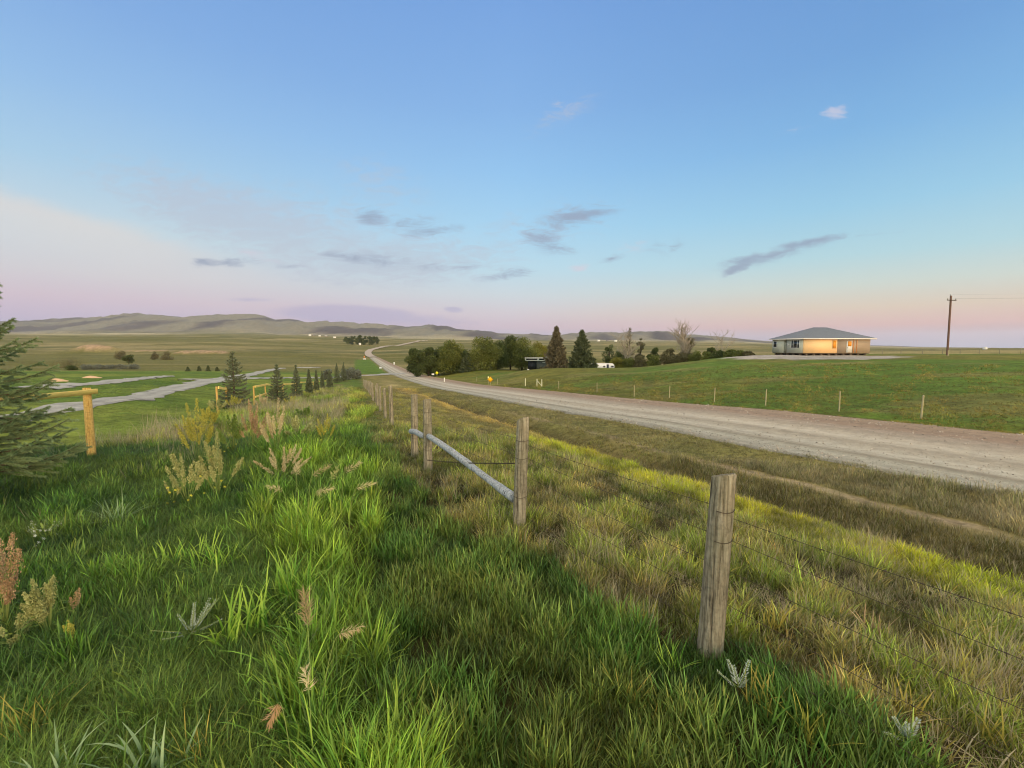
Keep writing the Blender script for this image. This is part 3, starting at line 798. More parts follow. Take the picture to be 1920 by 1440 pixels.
x, y, r = sample(int(120000 * K), 13, 75, 1.35, 60)
q = q_coord(x, y); t = t_coord(x, y); wob = fbm(x / 2, y / 2 + 50, 3) - .5
big = np.interp(r, [13, 30, 75], [1.35, 2.1, 3.8])
lm = ~lane_mask(x, y)
s = (q > -17.3 + wob) & (q < -11.4 + 1.5 * wob) & lm
scatter('berm_grass', G_A, x[s], y[s], rng.uniform(.55, .95, s.sum()) * np.interp(r[s], [13, 75], [1.1, 2.0]), tints(x[s], y[s], '#84993f', .25, '#989a50', .1, 3.0), 'long green grass on the bank between the two fences', zs=.8)
hs = (q > -17.3 + wob) & (q < -12.3) & (t > 10) & lm & (rng.random(len(x)) < .32 * sstep(fbm(x / 2.5 + 5, y / 2.5, 3), .4, .62))
scatter('berm_stems', G_H, x[hs], y[hs], rng.uniform(1.0, 2.0, hs.sum()), tints(x[hs], y[hs], '#b0a860', .2), 'straw and yellow green seeding stems along the top of the bank')
s = (q >= -11.4 + 1.5 * wob) & (q < .1 + .8 * wob) & keep(x, y, np.full(len(x), .9))
band = np.exp(-((q[s] + 5.4) / 1.7) ** 2) * sstep(t[s], 12, 20)
cc = mixc(tints(x[s], y[s], '#83823f', .22, '#76793f', .1, 2), tints(x[s], y[s], '#b39c5e', .15), np.clip(band * .85, 0, 1))
cc = mixc(cc, tints(x[s], y[s], '#757350', .2), sstep(q[s], -3.6, -2.2) * .9)
scatter('verge_grass', G_D, x[s], y[s], rng.uniform(.55, .95, s.sum()) * np.interp(r[s], [13, 75], [1.35, 3.0]), cc, 'olive and straw verge grass between far fence posts and road', zs=.6)
s = (q > 9.0) & (q < 60) & keep(x, y, np.interp(q, [9, 12, 30, 60], [1, .8, .35, .2]))
cc = tints(x[s], y[s], '#6c6a30', .22, '#7d733c', .1, 4)
scatter('pasture_grass', G_C, x[s], y[s], rng.uniform(.5, .9, s.sum()) * big[s] * .9, cc, 'short green pasture grass beyond the road', zs=.45)
s = (q < -17.4 + wob) & (q > -60) & lm & keep(x, y, np.full(len(x), .55))
scatter('lawn_grass', G_B, x[s], y[s], rng.uniform(.3, .5, s.sum()) * big[s], tints(x[s], y[s], '#788c36', .12, '#587228', .1, 5), 'mown lawn grass left of the yellow rail fence', zs=.35)

# ------------------------------------------------------------------ materials for objects
def wood_mat(name, a, bcol, c, grain=1.0):
    nb = newmat(name); co = objco(nb)
    g = nb.noise(nb.mapping(co, scale=(26, 26, 1.6)), 2.2, 7, .7, .5)
    s_ = nb.noise(nb.mapping(co, scale=(1, 1, .6)), 5.0, 5, .6)
    col = nb.ramp(g, [(.32, a), (.5, bcol), (.76, c)])
    col = nb.mix(nb.math('MULTIPLY', nb.ramp(s_, [(.45, 0.0), (.7, 1.0)]), .45 * grain), col, lin('#6d6a4c'))
    sp = nb.noise(co, 30, 3, .6)
    col = nb.mix(1.0, col, nb.ramp(sp, [(.3, .75), (.55, 1.08)]), 'MULTIPLY')
    nb.l(col, nb.p.inputs['Base Color']); nb.p.inputs['Roughness'].default_value = .85
    ck = nb.noise(nb.mapping(co, scale=(38, 38, .9)), 1.0, 3, .5)
    col2 = nb.mix(nb.ramp(ck, [(.30, 1.0), (.36, 0.0)]), col, lin('#241c15'))
    nb.l(col2, nb.p.inputs['Base Color'])
    bump(nb, nb.math('MULTIPLY', g, nb.ramp(ck, [(.28, 0.0), (.38, 1.0)])), .9, .02)
    return nb.m


M_post = wood_mat('weathered_wood', '#3b3228', '#8b816c', '#b7ae98')
M_grey = wood_mat('grey_wood', '#5a5d62', '#a3a8ad', '#cfd3d6', .3)
M_yellow = wood_mat('fresh_pine', '#a5763a', '#cfa85e', '#dfc07c', .15)
M_yrail = simple('yellow_rail', '#e6c66a', .6, .12, 14, stretch=(1, .2, 4))
M_wire = simple('rusty_wire', '#51453a', .6, .3, 40, .6)
M_white = simple('white_paint', '#dedad2', .5, .05, 4)
M_bark = simple('bark', '#4f4438', .9, .3, 9, stretch=(1, 1, .25), bmp=.5)
M_dead = simple('bare_wood', '#9d9180', .85, .2, 5)
M_metal = simple('galvanised', '#8d8e8c', .45, .12, 8, .7)
M_black = simple('black_paint', '#15171a', .6, .1, 5)


def post_mesh(name, H_, r_, mat, seed=0, lean=(0, 0), slant=.012, ns=22, sink=.35, cracks=True):
    r0 = np.random.default_rng(seed); zs_ = np.r_[-sink, np.linspace(0, H_, 15)]
    ang = np.arange(ns) * 2 * pi / ns
    prof = 1 + .05 * np.cos(ang * 2 + r0.random() * 6) + r0.normal(0, .018, ns)
    if cracks:
        for k in r0.integers(0, ns, 3): prof[k] -= .10
    V_ = []
    for i_, z_ in enumerate(zs_):
        rr_ = r_ * (1.06 - .10 * max(0, z_) / H_) * (prof + r0.normal(0, .006, ns))
        zt = z_ + (slant * np.cos(ang + 1) + r0.normal(0, .002, ns) if i_ == len(zs_) - 1 else 0)
        V_.append(np.c_[rr_ * np.cos(ang) + lean[0] * z_, rr_ * np.sin(ang) + lean[1] * z_, np.broadcast_to(zt, ns)])
    # bevelled top
    V_.append(np.c_[V_[-1][:, 0] * .9 + lean[0] * H_ * .1, V_[-1][:, 1] * .9 + lean[1] * H_ * .1, V_[-1][:, 2] + .006])
    n_ = len(V_); V_ = np.vstack(V_ + [[[lean[0] * H_, lean[1] * H_, H_ + .003]]])
    i_ = np.arange(n_ - 1)[:, None] * ns; j_ = np.arange(ns)[None]; j2 = (j_ + 1) % ns
    q_ = np.stack([i_ + j_, i_ + j2, i_ + ns + j2, i_ + ns + j_], -1).reshape(-1, 4)
    t_ = np.array([[n_ * ns, (n_ - 1) * ns + a, (n_ - 1) * ns + (a + 1) % ns] for a in range(ns)])
    return mesh(name, V_, [q_, t_], mat, None, True)


def part(name, me, root, loc, label=None, rot=None):
    o = obj(name, me, root); o.location = tuple(float(a - c) for a, c in zip(loc, root.location))
    if rot: o.rotation_euler = rot
    if label: o['label'] = label
    return o


def wire_mb(mb_, p, q_, r_=.0019, sag=.01, n=14, barbs=True, rs=None):
    p = np.array(p, float); q_ = np.array(q_, float); u = np.linspace(0, 1, n)
    pts = p[None] * (1 - u[:, None]) + q_[None] * u[:, None]; pts[:, 2] -= 4 * sag * u * (1 - u)
    mb_.tube(pts, r_, 5)
    if barbs:
        L_ = np.linalg.norm(q_ - p); k = int(L_ / .13)
        d = (q_ - p) / L_; s_ = np.cross(d, [0, 0, 1.])
        for i_ in range(1, k):
            uu = i_ / k; c = p * (1 - uu) + q_ * uu; c[2] -= 4 * sag * uu * (1 - uu)
            a = random.random() * pi; v = (s_ * cos(a) + np.array([0, 0, 1.]) * sin(a)) * .014
            mb_.tube([c - v, c + v], .0013, 4)
            mb_.tube([c - d * .006, c + d * .006], r_ * 1.9, 5)


# ------------------------------------------------------------------ near barbed wire fence
def ground_pt(px, py):
    return hit(px, py, 1.0, 200)


pb = [ground_pt(1330, 1233), ground_pt(973, 993), ground_pt(803, 884)]
p1, p2, p3 = pb
p0 = np.array([p1[0] + 1.13, p1[1] - 1.86, 0]); p0[2] = G(p0[0], p0[1])
p4 = np.array([-1.84, 8.45, 0]); p4[2] = G(*p4[:2])
fence = empty('wire_fence', (p3[0], p3[1], p3[2]))
tag(fence, 'barbed wire fence of weathered round posts running from the right foreground to the distant road', 'fence')
line = [p0, p1, p2, p3, p4]
part('post', post_mesh('post', 1.18, .068, M_post, 1), fence, p0)
part('post', post_mesh('post', 1.19, .071, M_post, 2, (.042, .0), .02), fence, p1, 'thick round post nearest the camera, stained orange low down')
part('post', post_mesh('post', 1.20, .066, M_post, 3, (.035, .0), .03), fence, p2, 'cracked post carrying the low end of the grey brace pole')
part('post', post_mesh('post', 1.18, .066, M_post, 4, (.0, .0), .01), fence, p3, 'corner post with a dark cap band where two brace poles meet')
part('post', post_mesh('post', 1.18, .062, M_post, 5, (.01, 0)), fence, p4)
Yp = [13.6, 17, 20.3, 23.6, 27, 30.4, 34, 37.6, 41, 45, 49, 53, 57, 61, 66, 71, 76, 82]
hp = {}
for k, yy in enumerate(Yp):
    xx = -.34 * yy + 1.0 + random.uniform(-.05, .05); zz_ = G(xx, yy)
    me = post_mesh('post', random.uniform(1.12, 1.3) + (.1 if k == 0 else 0), random.uniform(.05, .062), M_post, 10 + k, (random.uniform(-.02, .02), random.uniform(-.02, .02)), .01, 12)
    part('post', me, fence, (xx, yy, zz_)); line.append(np.array([xx, yy, zz_]))
WH = [.98, .79, .59, .37, .14]
for wi, wh in enumerate(WH):
    mb = MB()
    for a, c in zip(line[:-1], line[1:]):
        far_ = a[1] > 9
        w_ = .072 if not far_ else .055
        A_ = np.array(a) + [w_, 0, wh + (0 if wi else 0)]; B_ = np.array(c) + [w_, 0, wh * (.95 if wi == 0 else 1)]
        wire_mb(mb, A_, B_, .0016 if not far_ else .003, .015, 10 if far_ else 16, barbs=a[1] < 8)
    part('wire', mb.mesh('wire', M_wire), fence, (0, 0, 0))
# staples and wraps
mb = MB()
for pp, rr_ in ((p1, .074), (p2, .07), (p3, .07), (p4, .066)):
    for wh in WH[:4]:
        if rng.random() < .75 or pp is p3:
            a = np.linspace(-.6, 2.4, 12) if pp is p1 else np.linspace(0, 2 * pi, 20)
            mb = MB(); mb.tube(np.c_[pp[0] + (rr_ + .002) * np.cos(a) + (.035 if pp is p2 else .042 if pp is p1 else 0) * wh, pp[1] - (rr_ + .002) * np.sin(a), pp[2] + wh + .004 * np.sin(a * 3)], .0022, 5); part('wire_wrap', mb.mesh('wire_wrap', M_wire), fence, (0, 0, 0))


def pole_mesh(name, a, c, r0_, r1_, mat, seed, ns=14, split=False):
    a = np.array(a, float); c = np.array(c, float); r_ = np.random.default_rng(seed)
    u = np.linspace(0, 1, 26); pts = a * (1 - u[:, None]) + c * u[:, None]; pts[:, 2] += .012 * np.sin(u * 5) + r_.normal(0, .0015, 26)
    rad = r0_ * (1 - u) + r1_ * u; rad = rad * (1 + r_.normal(0, .02, 26))
    if split: rad[15:22] *= np.array([.9, .84, .82, .84, .8, .86, .93])
    return MB().tube(pts, rad, ns).mesh(name, mat, True)


# brace poles: high on the corner post down to the foot of the next, and a short level one
bA = p3 + np.array([.03, -.075, .60]); bB = p2 + np.array([-.04, .06, .33])
part('brace_pole', pole_mesh('brace_pole', bA, bB, .046, .052, M_grey, 5, 12, True), fence, (0, 0, 0), 'silvery split brace pole slanting down between two posts')
part('brace_pole', pole_mesh('brace_pole', p4 + np.array([-.05, -.05, .50]), p3 + np.array([-.06, .05, .58]), .05, .045, M_grey, 8), fence, (0, 0, 0), 'short level grey brace pole between the paired posts')
mb = MB()
for dz in (0, .012):
    wire_mb(mb, p3 + np.array([.0, -.07, .20 + dz]), p2 + np.array([0.0, -.06, .74 + dz * .6]), .0036, .02, 20, False)
part('brace_wire', mb.mesh('brace_wire', M_wire), fence, (0, 0, 0), 'heavy twisted brace wire crossing the grey pole')

# ------------------------------------------------------------------ yellow rail fence on the left
yf = empty('rail_fence', (*at(157, 8.5)[:2], at(157, 8.5)[2]))
tag(yf, 'nearest yellow pine rail fence with a notched round post beside the big spruce', 'fence')
A_ = at(157, 8.5); B_ = at(-213, 5.0)
for pp, sd_ in ((A_, 31), (B_, 32)):
    part('post', post_mesh('post', 1.33, .062, M_yellow, sd_, (0, 0), .004, 20, cracks=False), yf, pp)


def rail(a, c, h0, h1, w=.045, hh=.15, off=(0, 0)):
    a = np.array(a, float) + [off[0], off[1], h0]; c = np.array(c, float) + [off[0], off[1], h1]
    d = c - a; L_ = np.linalg.norm(d); d /= L_; s_ = np.cross(d, [0, 0, 1.]); s_ /= np.linalg.norm(s_); up = np.cross(s_, d)
    u = np.linspace(0, 1, 8); r_ = np.random.default_rng(int(abs(a[0] * 10)))
    V_ = []
    for t_ in u:
        c0 = a + d * L_ * t_ + up * r_.normal(0, .003)
        for sx, sz in ((-1, -1), (1, -1), (1, -.8), (1, .8), (.8, 1), (-.8, 1), (-1, .8)):
            V_.append(c0 + s_ * sx * w / 2 + up * sz * hh / 2)
    V_ = np.array(V_); n = 7; i_ = np.arange(7)[:, None] * n; j_ = np.arange(n)[None]; j2 = (j_ + 1) % n
    m_ = MB().add(V_, np.stack([i_ + j_, i_ + j2, i_ + n + j2, i_ + n + j_], -1).reshape(-1, 4))
    m_.add(V_[:7], None, [[0, k + 1, k] for k in range(1, 6)]); m_.add(V_[-7:], None, [[0, k, k + 1] for k in range(1, 6)])
    return m_.mesh('rail', M_yrail)


dirv = (B_ - A_)[:2]; dirv /= np.hypot(*dirv)
part('rail', rail(A_ - np.r_[dirv * .12, 0], B_, 1.26, 1.31, .04, .09, (.085, .03)), yf, (0, 0, 0))
yf2 = empty('rail_fence', at(551, 44)); tag(yf2, 'farther yellow pine rail fence zigzagging behind the row of young spruces', 'fence')
ys2 = [(402, 20.5), (420, 24.0), (472, 27.0), (494, 31), (527, 37), (551, 42.5), (585, 54), (593, 60), (603, 68), (611, 76)]
pts2 = [at(px_, y_) for px_, y_ in ys2]
for k, pp in enumerate(pts2):
    part('post', post_mesh('post', 1.15, .042, M_yellow, 40 + k, (0, 0), .004, 12, cracks=False), yf2, pp)
for k, (a, c) in enumerate(zip(pts2[:-1], pts2[1:])):
    if k in (1,): continue
    part('rail', rail(a, c, 1.12 + (k % 2) * .05, .95 + (k % 3) * .1, .05, .12, (.09, 0)), yf2, (0, 0, 0))
    if k in (2, 3): part('rail', rail(a, c, .5, .55, .05, .1, (.09, 0)), yf2, (0, 0, 0))

# ------------------------------------------------------------------ fences beyond the road
def beyond_x(y_, off): return float(road_curve_x(np.array([y_]), np.array([8.9 + off]))[0])


def solve_beyond(px, off):
    ys_ = np.linspace(6, 400, 8000); xs_ = road_curve_x(ys_, np.full(8000, 8.9 + off))
    k = np.argmin(np.abs(960 + F * xs_ / ys_ - px) + (ys_ < 10) * 0); return np.array([xs_[k], ys_[k], G(xs_[k], ys_[k])])


sf = empty('wire_fence', solve_beyond(1342, 2.2)); tag(sf, 'low wire fence of thin pale stakes along the far side of the road', 'fence')
M_stake = simple('pale_stake', '#a59a78', .85, .15, 12)
prev = None
mbw = [MB(), MB()]
for k, px_ in enumerate([1960, 1735, 1578, 1438, 1342, 1257, 1190, 1120, 1048, 933, 894]):
    pp = solve_beyond(px_, 2.3)
    part('stake', post_mesh('stake', 1.0, .033, M_stake, 60 + k, (random.uniform(-.03, .03), 0), .003, 8, .2, False), sf, pp)
    if prev is not None:
        for w_, hh in zip(mbw, (.8, .5)): wire_mb(w_, prev + [0, 0, hh], pp + [0, 0, hh], .0025, .03, 10, False)
    prev = pp
for w_ in mbw: part('wire', w_.mesh('wire', M_wire), sf, (0, 0, 0))
M_pale = simple('bleached_wood', '#d6cfae', .8, .1, 8)
a = solve_beyond(985, 3.2); br = empty('gate_brace', solve_beyond(1006, 3.2)); tag(br, 'pale N shaped wooden fence brace standing beside the road', 'fence brace')
g1_, g2_ = solve_beyond(1007, 3.2), solve_beyond(1016, 3.2)
part('post', post_mesh('post', 1.05, .055, M_pale, 71, sink=.2, cracks=False), br, g1_); part('post', post_mesh('post', 1.0, .055, M_pale, 72, sink=.2, cracks=False), br, g2_)
part('diagonal', MB().tube([g1_ + [0, -.06, .85], g2_ + [0, -.06, .1]], .04, 8).mesh('diagonal', M_pale), br, (0, 0, 0))
lp = obj('marker_post', post_mesh('marker_post', 1.15, .06, M_pale, 73, sink=.2, cracks=False), None, a); tag(lp, 'single pale marker post between the orange diamond sign and the N shaped brace', 'post')
# ridge fence on the knoll, right of the house
rf = empty('wire_fence', at(1801, 104)); tag(rf, 'distant wire fence along the skyline behind the utility pole', 'fence')
prev = None; mbw = MB()
for k, (px_, y_) in enumerate([(1655, 106), (1690, 106), (1730, 105), (1768, 105), (1801, 104), (1837, 104), (1875, 103), (1915, 103), (1960, 102)]):
    pp = at(px_, y_); part('stake', post_mesh('stake', 1.15, .06, M_post, 80 + k, (0, 0), .003, 8, .2, False), rf, pp)
    if prev is not None: wire_mb(mbw, prev + [0, 0, 1.0], pp + [0, 0, 1.0], .006, .05, 8, False)
    prev = pp
part('wire', mbw.mesh('wire', M_wire), rf, (0, 0, 0))
tag(obj('fence_post', post_mesh('fence_post', 1.1, .09, M_stake, 90, sink=.2, cracks=False), None, at(1779, 82)), 'short tan post standing at the foot of the utility pole', 'post')

# ------------------------------------------------------------------ road signs
def diamond(name, px, off, h, size, col, label, back=(0, -1), edge_=None, mark=None, legs=2.0):
    p = solve_beyond(px, off); e = empty(name, p); d_ = np.array([-p[0], -p[1]]); ang = atan2(d_[0], -d_[1]) * .8
    e.rotation_euler = (0, 0, ang)
    M_ = simple(name + '_yellow', col, .4, .04, 3)
    o = obj('sign_post', MB().box((0, .03, h / 2 - .1), (.08, .06, h + .4)).mesh('sign_post', M_stake), e)
    s_ = size / 2; mb_ = MB()
    V_ = np.array([(0, -s_), (s_, 0), (0, s_), (-s_, 0)])
    P3 = np.array([(x_, y0_, h + z_) for y0_ in (-.012, 0.0) for x_, z_ in V_]); mb_.add(P3, [[0, 1, 2, 3], [7, 6, 5, 4], [0, 4, 5, 1], [1, 5, 6, 2], [2, 6, 7, 3], [3, 7, 4, 0]])
    obj('panel', mb_.mesh('panel', M_), e)
    if edge_:
        mb_ = MB()
        for a_, c_ in ((0, 1), (1, 2), (2, 3), (3, 0)):
            v0, v1 = V_[a_], V_[c_]; v = np.array([v0 * .92, v1 * .92, v1 * .84, v0 * .84]); mb_.add(np.c_[v[:, 0], np.full(4, -.015), v[:, 1] + h], [[0, 1, 2, 3]])
        obj('border', mb_.mesh('border', M_black), e)
    if mark == 'dot':
        obj('symbol', MB().box((0, -.016, h), (.16, .004, .16), ry=pi / 4).mesh('symbol', simple('dull_yellow', '#b3ad38', .5)), e)
    tag(e, label, 'road sign'); return e, p


diamond('warning_sign', 819, 1.2, 1.25, .98, '#e9dd2c', 'small yellow diamond warning sign in front of the dark grove', None, None, 'dot')
e, p = diamond('warning_sign', 919, -.4, 1.05, .95, '#f0ae12', 'orange yellow diamond warning sign at the edge of the gravel road', None, True)
mk = empty('marker_post', solve_beyond(915.5, 1.1)); tag(mk, 'thin post with a small pale yellow plate just behind the orange sign', 'marker post')
obj('pole', MB().tube([(0, 0, -.2), (0, 0, 1.35)], .025, 6).mesh('pole', M_stake), mk); obj('plate', MB().box((0, -.03, 1.42), (.22, .02, .38)).mesh('plate', simple('pale_yellow', '#ece39a', .5, .05)), mk)
wp = at(811, 103); wp_ = empty('notice_board', wp); tag(wp_, 'small white rectangular board left of the yellow diamond sign', 'board')
obj('board', MB().box((0, 0, 1.55), (.6, .04, .32)).mesh('board', M_white), wp_); obj('pole', MB().tube([(0, .03, -.2), (0, .03, 1.5)], .03, 6).mesh('pole', M_metal), wp_)


def white_sign(px, Y, w, h, z, label, cat='sign'):
    e_ = empty('roadside_sign', at(px, Y)); tag(e_, label, cat)
    obj('panel', MB().box((0, 0, z), (w, .05, h)).mesh('panel', M_white), e_); obj('pole', MB().tube([(0, .05, -.3), (0, .05, z)], .05, 6).mesh('pole', M_metal), e_)


white_sign(712.5, 205, 1.1, .9, .9, 'white sign on a post at the left edge of the road')
white_sign(738.5, 250, .8, 1.5, 1.2, 'tall white sign on the right side of the distant road')
e = empty('road_barrier', at(683, 395)); tag(e, 'orange and white barrier beside the road where it narrows', 'barrier')
obj('board', MB().box((0, 0, .6), (2.6, .3, .9)).mesh('board', M_white), e); obj('marker', MB().box((-.2, .1, 2.3), (.9, .15, 1.9)).mesh('marker', simple('orange_paint', '#c97f4a', .6)), e)
tag(obj('marker_stake', post_mesh('marker_stake', .9, .12, M_white, 91, sink=.2, cracks=False), None, at(832.5, 96)), 'short white stake where a track leaves the road right of the yellow sign', 'stake')

# clods and stones on the road edge
M_clod = simple('dark_clod', '#4b4234', .95, .3, 20)
def clod(px, py, s_, label):
    p = hit(px, py, 5, 60); r_ = np.random.default_rng(int(px))
    V_ = []; n = 10
    for k, (zz__, rr_) in enumerate(((-.3, .8), (0, 1.0), (.45, .85), (.8, .45))):
        for a in range(n): V_.append((cos(a * 2 * pi / n) * rr_ * s_ * (1.4 + r_.normal(0, .2)), sin(a * 2 * pi / n) * rr_ * s_ * (1 + r_.normal(0, .15)), zz__ * s_ * .7))
    V_.append((0, 0, s_ * .6)); q_ = [[k * n + a, k * n + (a + 1) % n, (k + 1) * n + (a + 1) % n, (k + 1) * n + a] for k in range(3) for a in range(n)]
    o = obj('dirt_clod', MB().add(V_, q_, [[3 * n + a, 3 * n + (a + 1) % n, 4 * n] for a in range(n)]).mesh('dirt_clod', M_clod, True), None, p)
    tag(o, label, 'clod', 'dark clods along the road shoulder')
for px_, py_, s_, l_ in [(1732, 903, .13, 'largest dark clod on the near shoulder of the gravel road'), (1650, 888, .10, 'dark clod second from the left on the gravel shoulder'), (1618, 887, .08, 'flat dark clod leftmost on the gravel shoulder'), (1680, 897, .08, 'low dark clod just left of the largest one'), (1865, 931, .08, 'dark clod farthest right on the gravel shoulder'), (1465, 829, .06, 'tiny dark clod in the middle of the road')]:
    clod(px_, py_, s_, l_)


# sand heaps on the lawn
M_sand = simple('sand', '#c9a583', .95, .12, 3)
for px_, y_, w_, l_ in ((101, 47, 1.1, 'left low heap of pale sand on the lawn beyond the rail fence'), (166, 58, 1.2, 'right low heap of orange sand on the lawn beyond the rail fence')):
    p = at(px_, y_); a = np.linspace(0, 1, 7); an = np.arange(16) * 2 * pi / 16
    Rr, An = np.meshgrid(a, an, indexing='ij'); n_ = 1 + .25 * (vnoise(np.cos(An) * 2 + px_, np.sin(An) * 2) - .5)
    V_ = np.c_[(Rr * np.cos(An) * w_ * n_).ravel(), (Rr * np.sin(An) * w_ * .8 * n_).ravel(), (.28 * np.cos(Rr * pi / 2) ** 1.3 - .03 + .06 * vnoise(Rr * 5, An * 2)).ravel()]
    q_ = np.array([[k * 16 + b_, k * 16 + (b_ + 1) % 16, (k + 1) * 16 + (b_ + 1) % 16, (k + 1) * 16 + b_] for k in range(6) for b_ in range(16)])
    tag(obj('sand_heap', mesh('sand_heap', V_, q_, M_sand, None, True), None, p), l_, 'sand heap', 'sand heaps on the lawn')

# ------------------------------------------------------------------ trees
def leafcards(P_, size, r_, aspect=.7, updir=.3):
    n = len(P_); d = r_.normal(0, 1, (n, 3)); d /= np.linalg.norm(d, axis=1, keepdims=True)
    a = np.cross(d, r_.normal(0, 1, (n, 3))); a /= np.linalg.norm(a, axis=1, keepdims=True)
    s_ = (size * r_.uniform(.6, 1.3, n))[:, None]
    V_ = np.stack([P_ - d * s_ * .5, P_ + a * s_ * aspect * .5, P_ + d * s_ * .5, P_ - a * s_ * aspect * .5], 1).reshape(-1, 3)
    return V_, np.arange(n * 4).reshape(-1, 4)


def crown_mesh(name, H_, R_, mat, seed, n=5000, base=.18, leaf=.3, lumps=16, gap=.0, shape='round'):
    r_ = np.random.default_rng(seed); cs = []
    for i_ in range(lumps):
        u = r_.uniform(0, 1) if i_ else .8; zc = H_ * (base + (1 - base) * (.12 + .76 * u))
        if shape == 'round': rad = R_ * math.sqrt(max(.05, 1 - (abs(u - .42) / .68) ** 2.2))
        elif shape == 'tall': rad = R_ * (1 - .65 * u)
        else: rad = R_ * (1 - .3 * u)
        a = r_.random() * 2 * pi; k = rad * r_.uniform(.25, .75)
        cs.append((k * cos(a), k * sin(a), zc, r_.uniform(.32, .56) * R_ * (1.1 if u < .6 else .8), r_.uniform(0, 1)))
    cs = np.array(cs); wt = cs[:, 3] ** 2; wt /= wt.sum()
    pick = r_.choice(len(cs), n, p=wt); d = r_.normal(0, 1, (n, 3)); d /= np.linalg.norm(d, axis=1, keepdims=True)
    rad = cs[pick, 3] * r_.uniform(.35, 1.08, n) ** .6
    Pp = cs[pick, :3] + d * rad[:, None] * np.array([1, 1, .85]) ; Pp[:, 2] = np.maximum(Pp[:, 2], .12)
    V_, q_ = leafcards(Pp, leaf, r_)
    sh = np.clip(.25 + .45 * cs[pick, 4] + r_.normal(0, .14, n), 0, 1)
    return mesh(name, V_, q_, mat, {'shade': np.repeat(sh, 4)}), cs


def limb_mb(H_, cs, r_, rt, seed, base_frac=.2):
    mb_ = MB(); rn = np.random.default_rng(seed)
    mb_.tube([(0, 0, -.3), (rn.normal(0, .05), 0, H_ * .35), (rn.normal(0, .15), rn.normal(0, .15), H_ * .8)], [rt, rt * .75, rt * .2], 8)
    for c in cs[:12]:
        z0 = min(c[2] * .6, H_ * .5); mb_.tube([(0, 0, z0), (c[0] * .5, c[1] * .5, (z0 + c[2]) / 2 + .1), tuple(c[:3])], [rt * .45, rt * .3, rt * .08], 6)
    return mb_


M_leafd = foliage('dark_leaves', lin('#303c20'), lin('#6b7640'))
M_leafm = foliage('mid_leaves', lin('#424e24'), lin('#868a42'))
M_leafy = foliage('yellowish_leaves', lin('#5a5c24'), lin('#a09a42'))
M_leafb = foliage('brown_leaves', lin('#4c4830'), lin('#857d54'))
M_leafs = foliage('silver_leaves', lin('#55594c'), lin('#8c9080'))
M_needle = foliage('spruce_needles', lin('#323c28'), lin('#6c7450'), trans=.12)
M_young = foliage('young_needles', lin('#424c36'), lin('#7f886a'), trans=.15)
M_needleb = foliage('brownish_needles', lin('#453f32'), lin('#857b5e'), trans=.12)
M_needlen = foliage('near_spruce_needles', lin('#3f5234'), lin('#93a877'), trans=.15)


def tree(name, px, Y, top, wpx, mat, label, cat='tree', group=None, seed=None, n=5000, base=.15, leaf=None, shape='round', lumps=18, trunk=True):
    p = at(px, Y); H_ = CAMZ + (HOR - top) / F * Y - p[2]; R_ = wpx / 2 / F * Y
    seed = seed if seed is not None else int(px * 7 + top)
    e_ = empty(name, p, (px * .37) % 6.28)
    me, cs = crown_mesh('crown', H_, R_, mat, seed, n, base, leaf or max(.09, R_ * .11), lumps, shape=shape)
    obj('crown', me, e_)
    if trunk: obj('trunk', limb_mb(H_, cs, R_, max(.04, H_ * .022), seed).mesh('trunk', M_bark, True), e_)
    return tag(e_, label, cat, group)


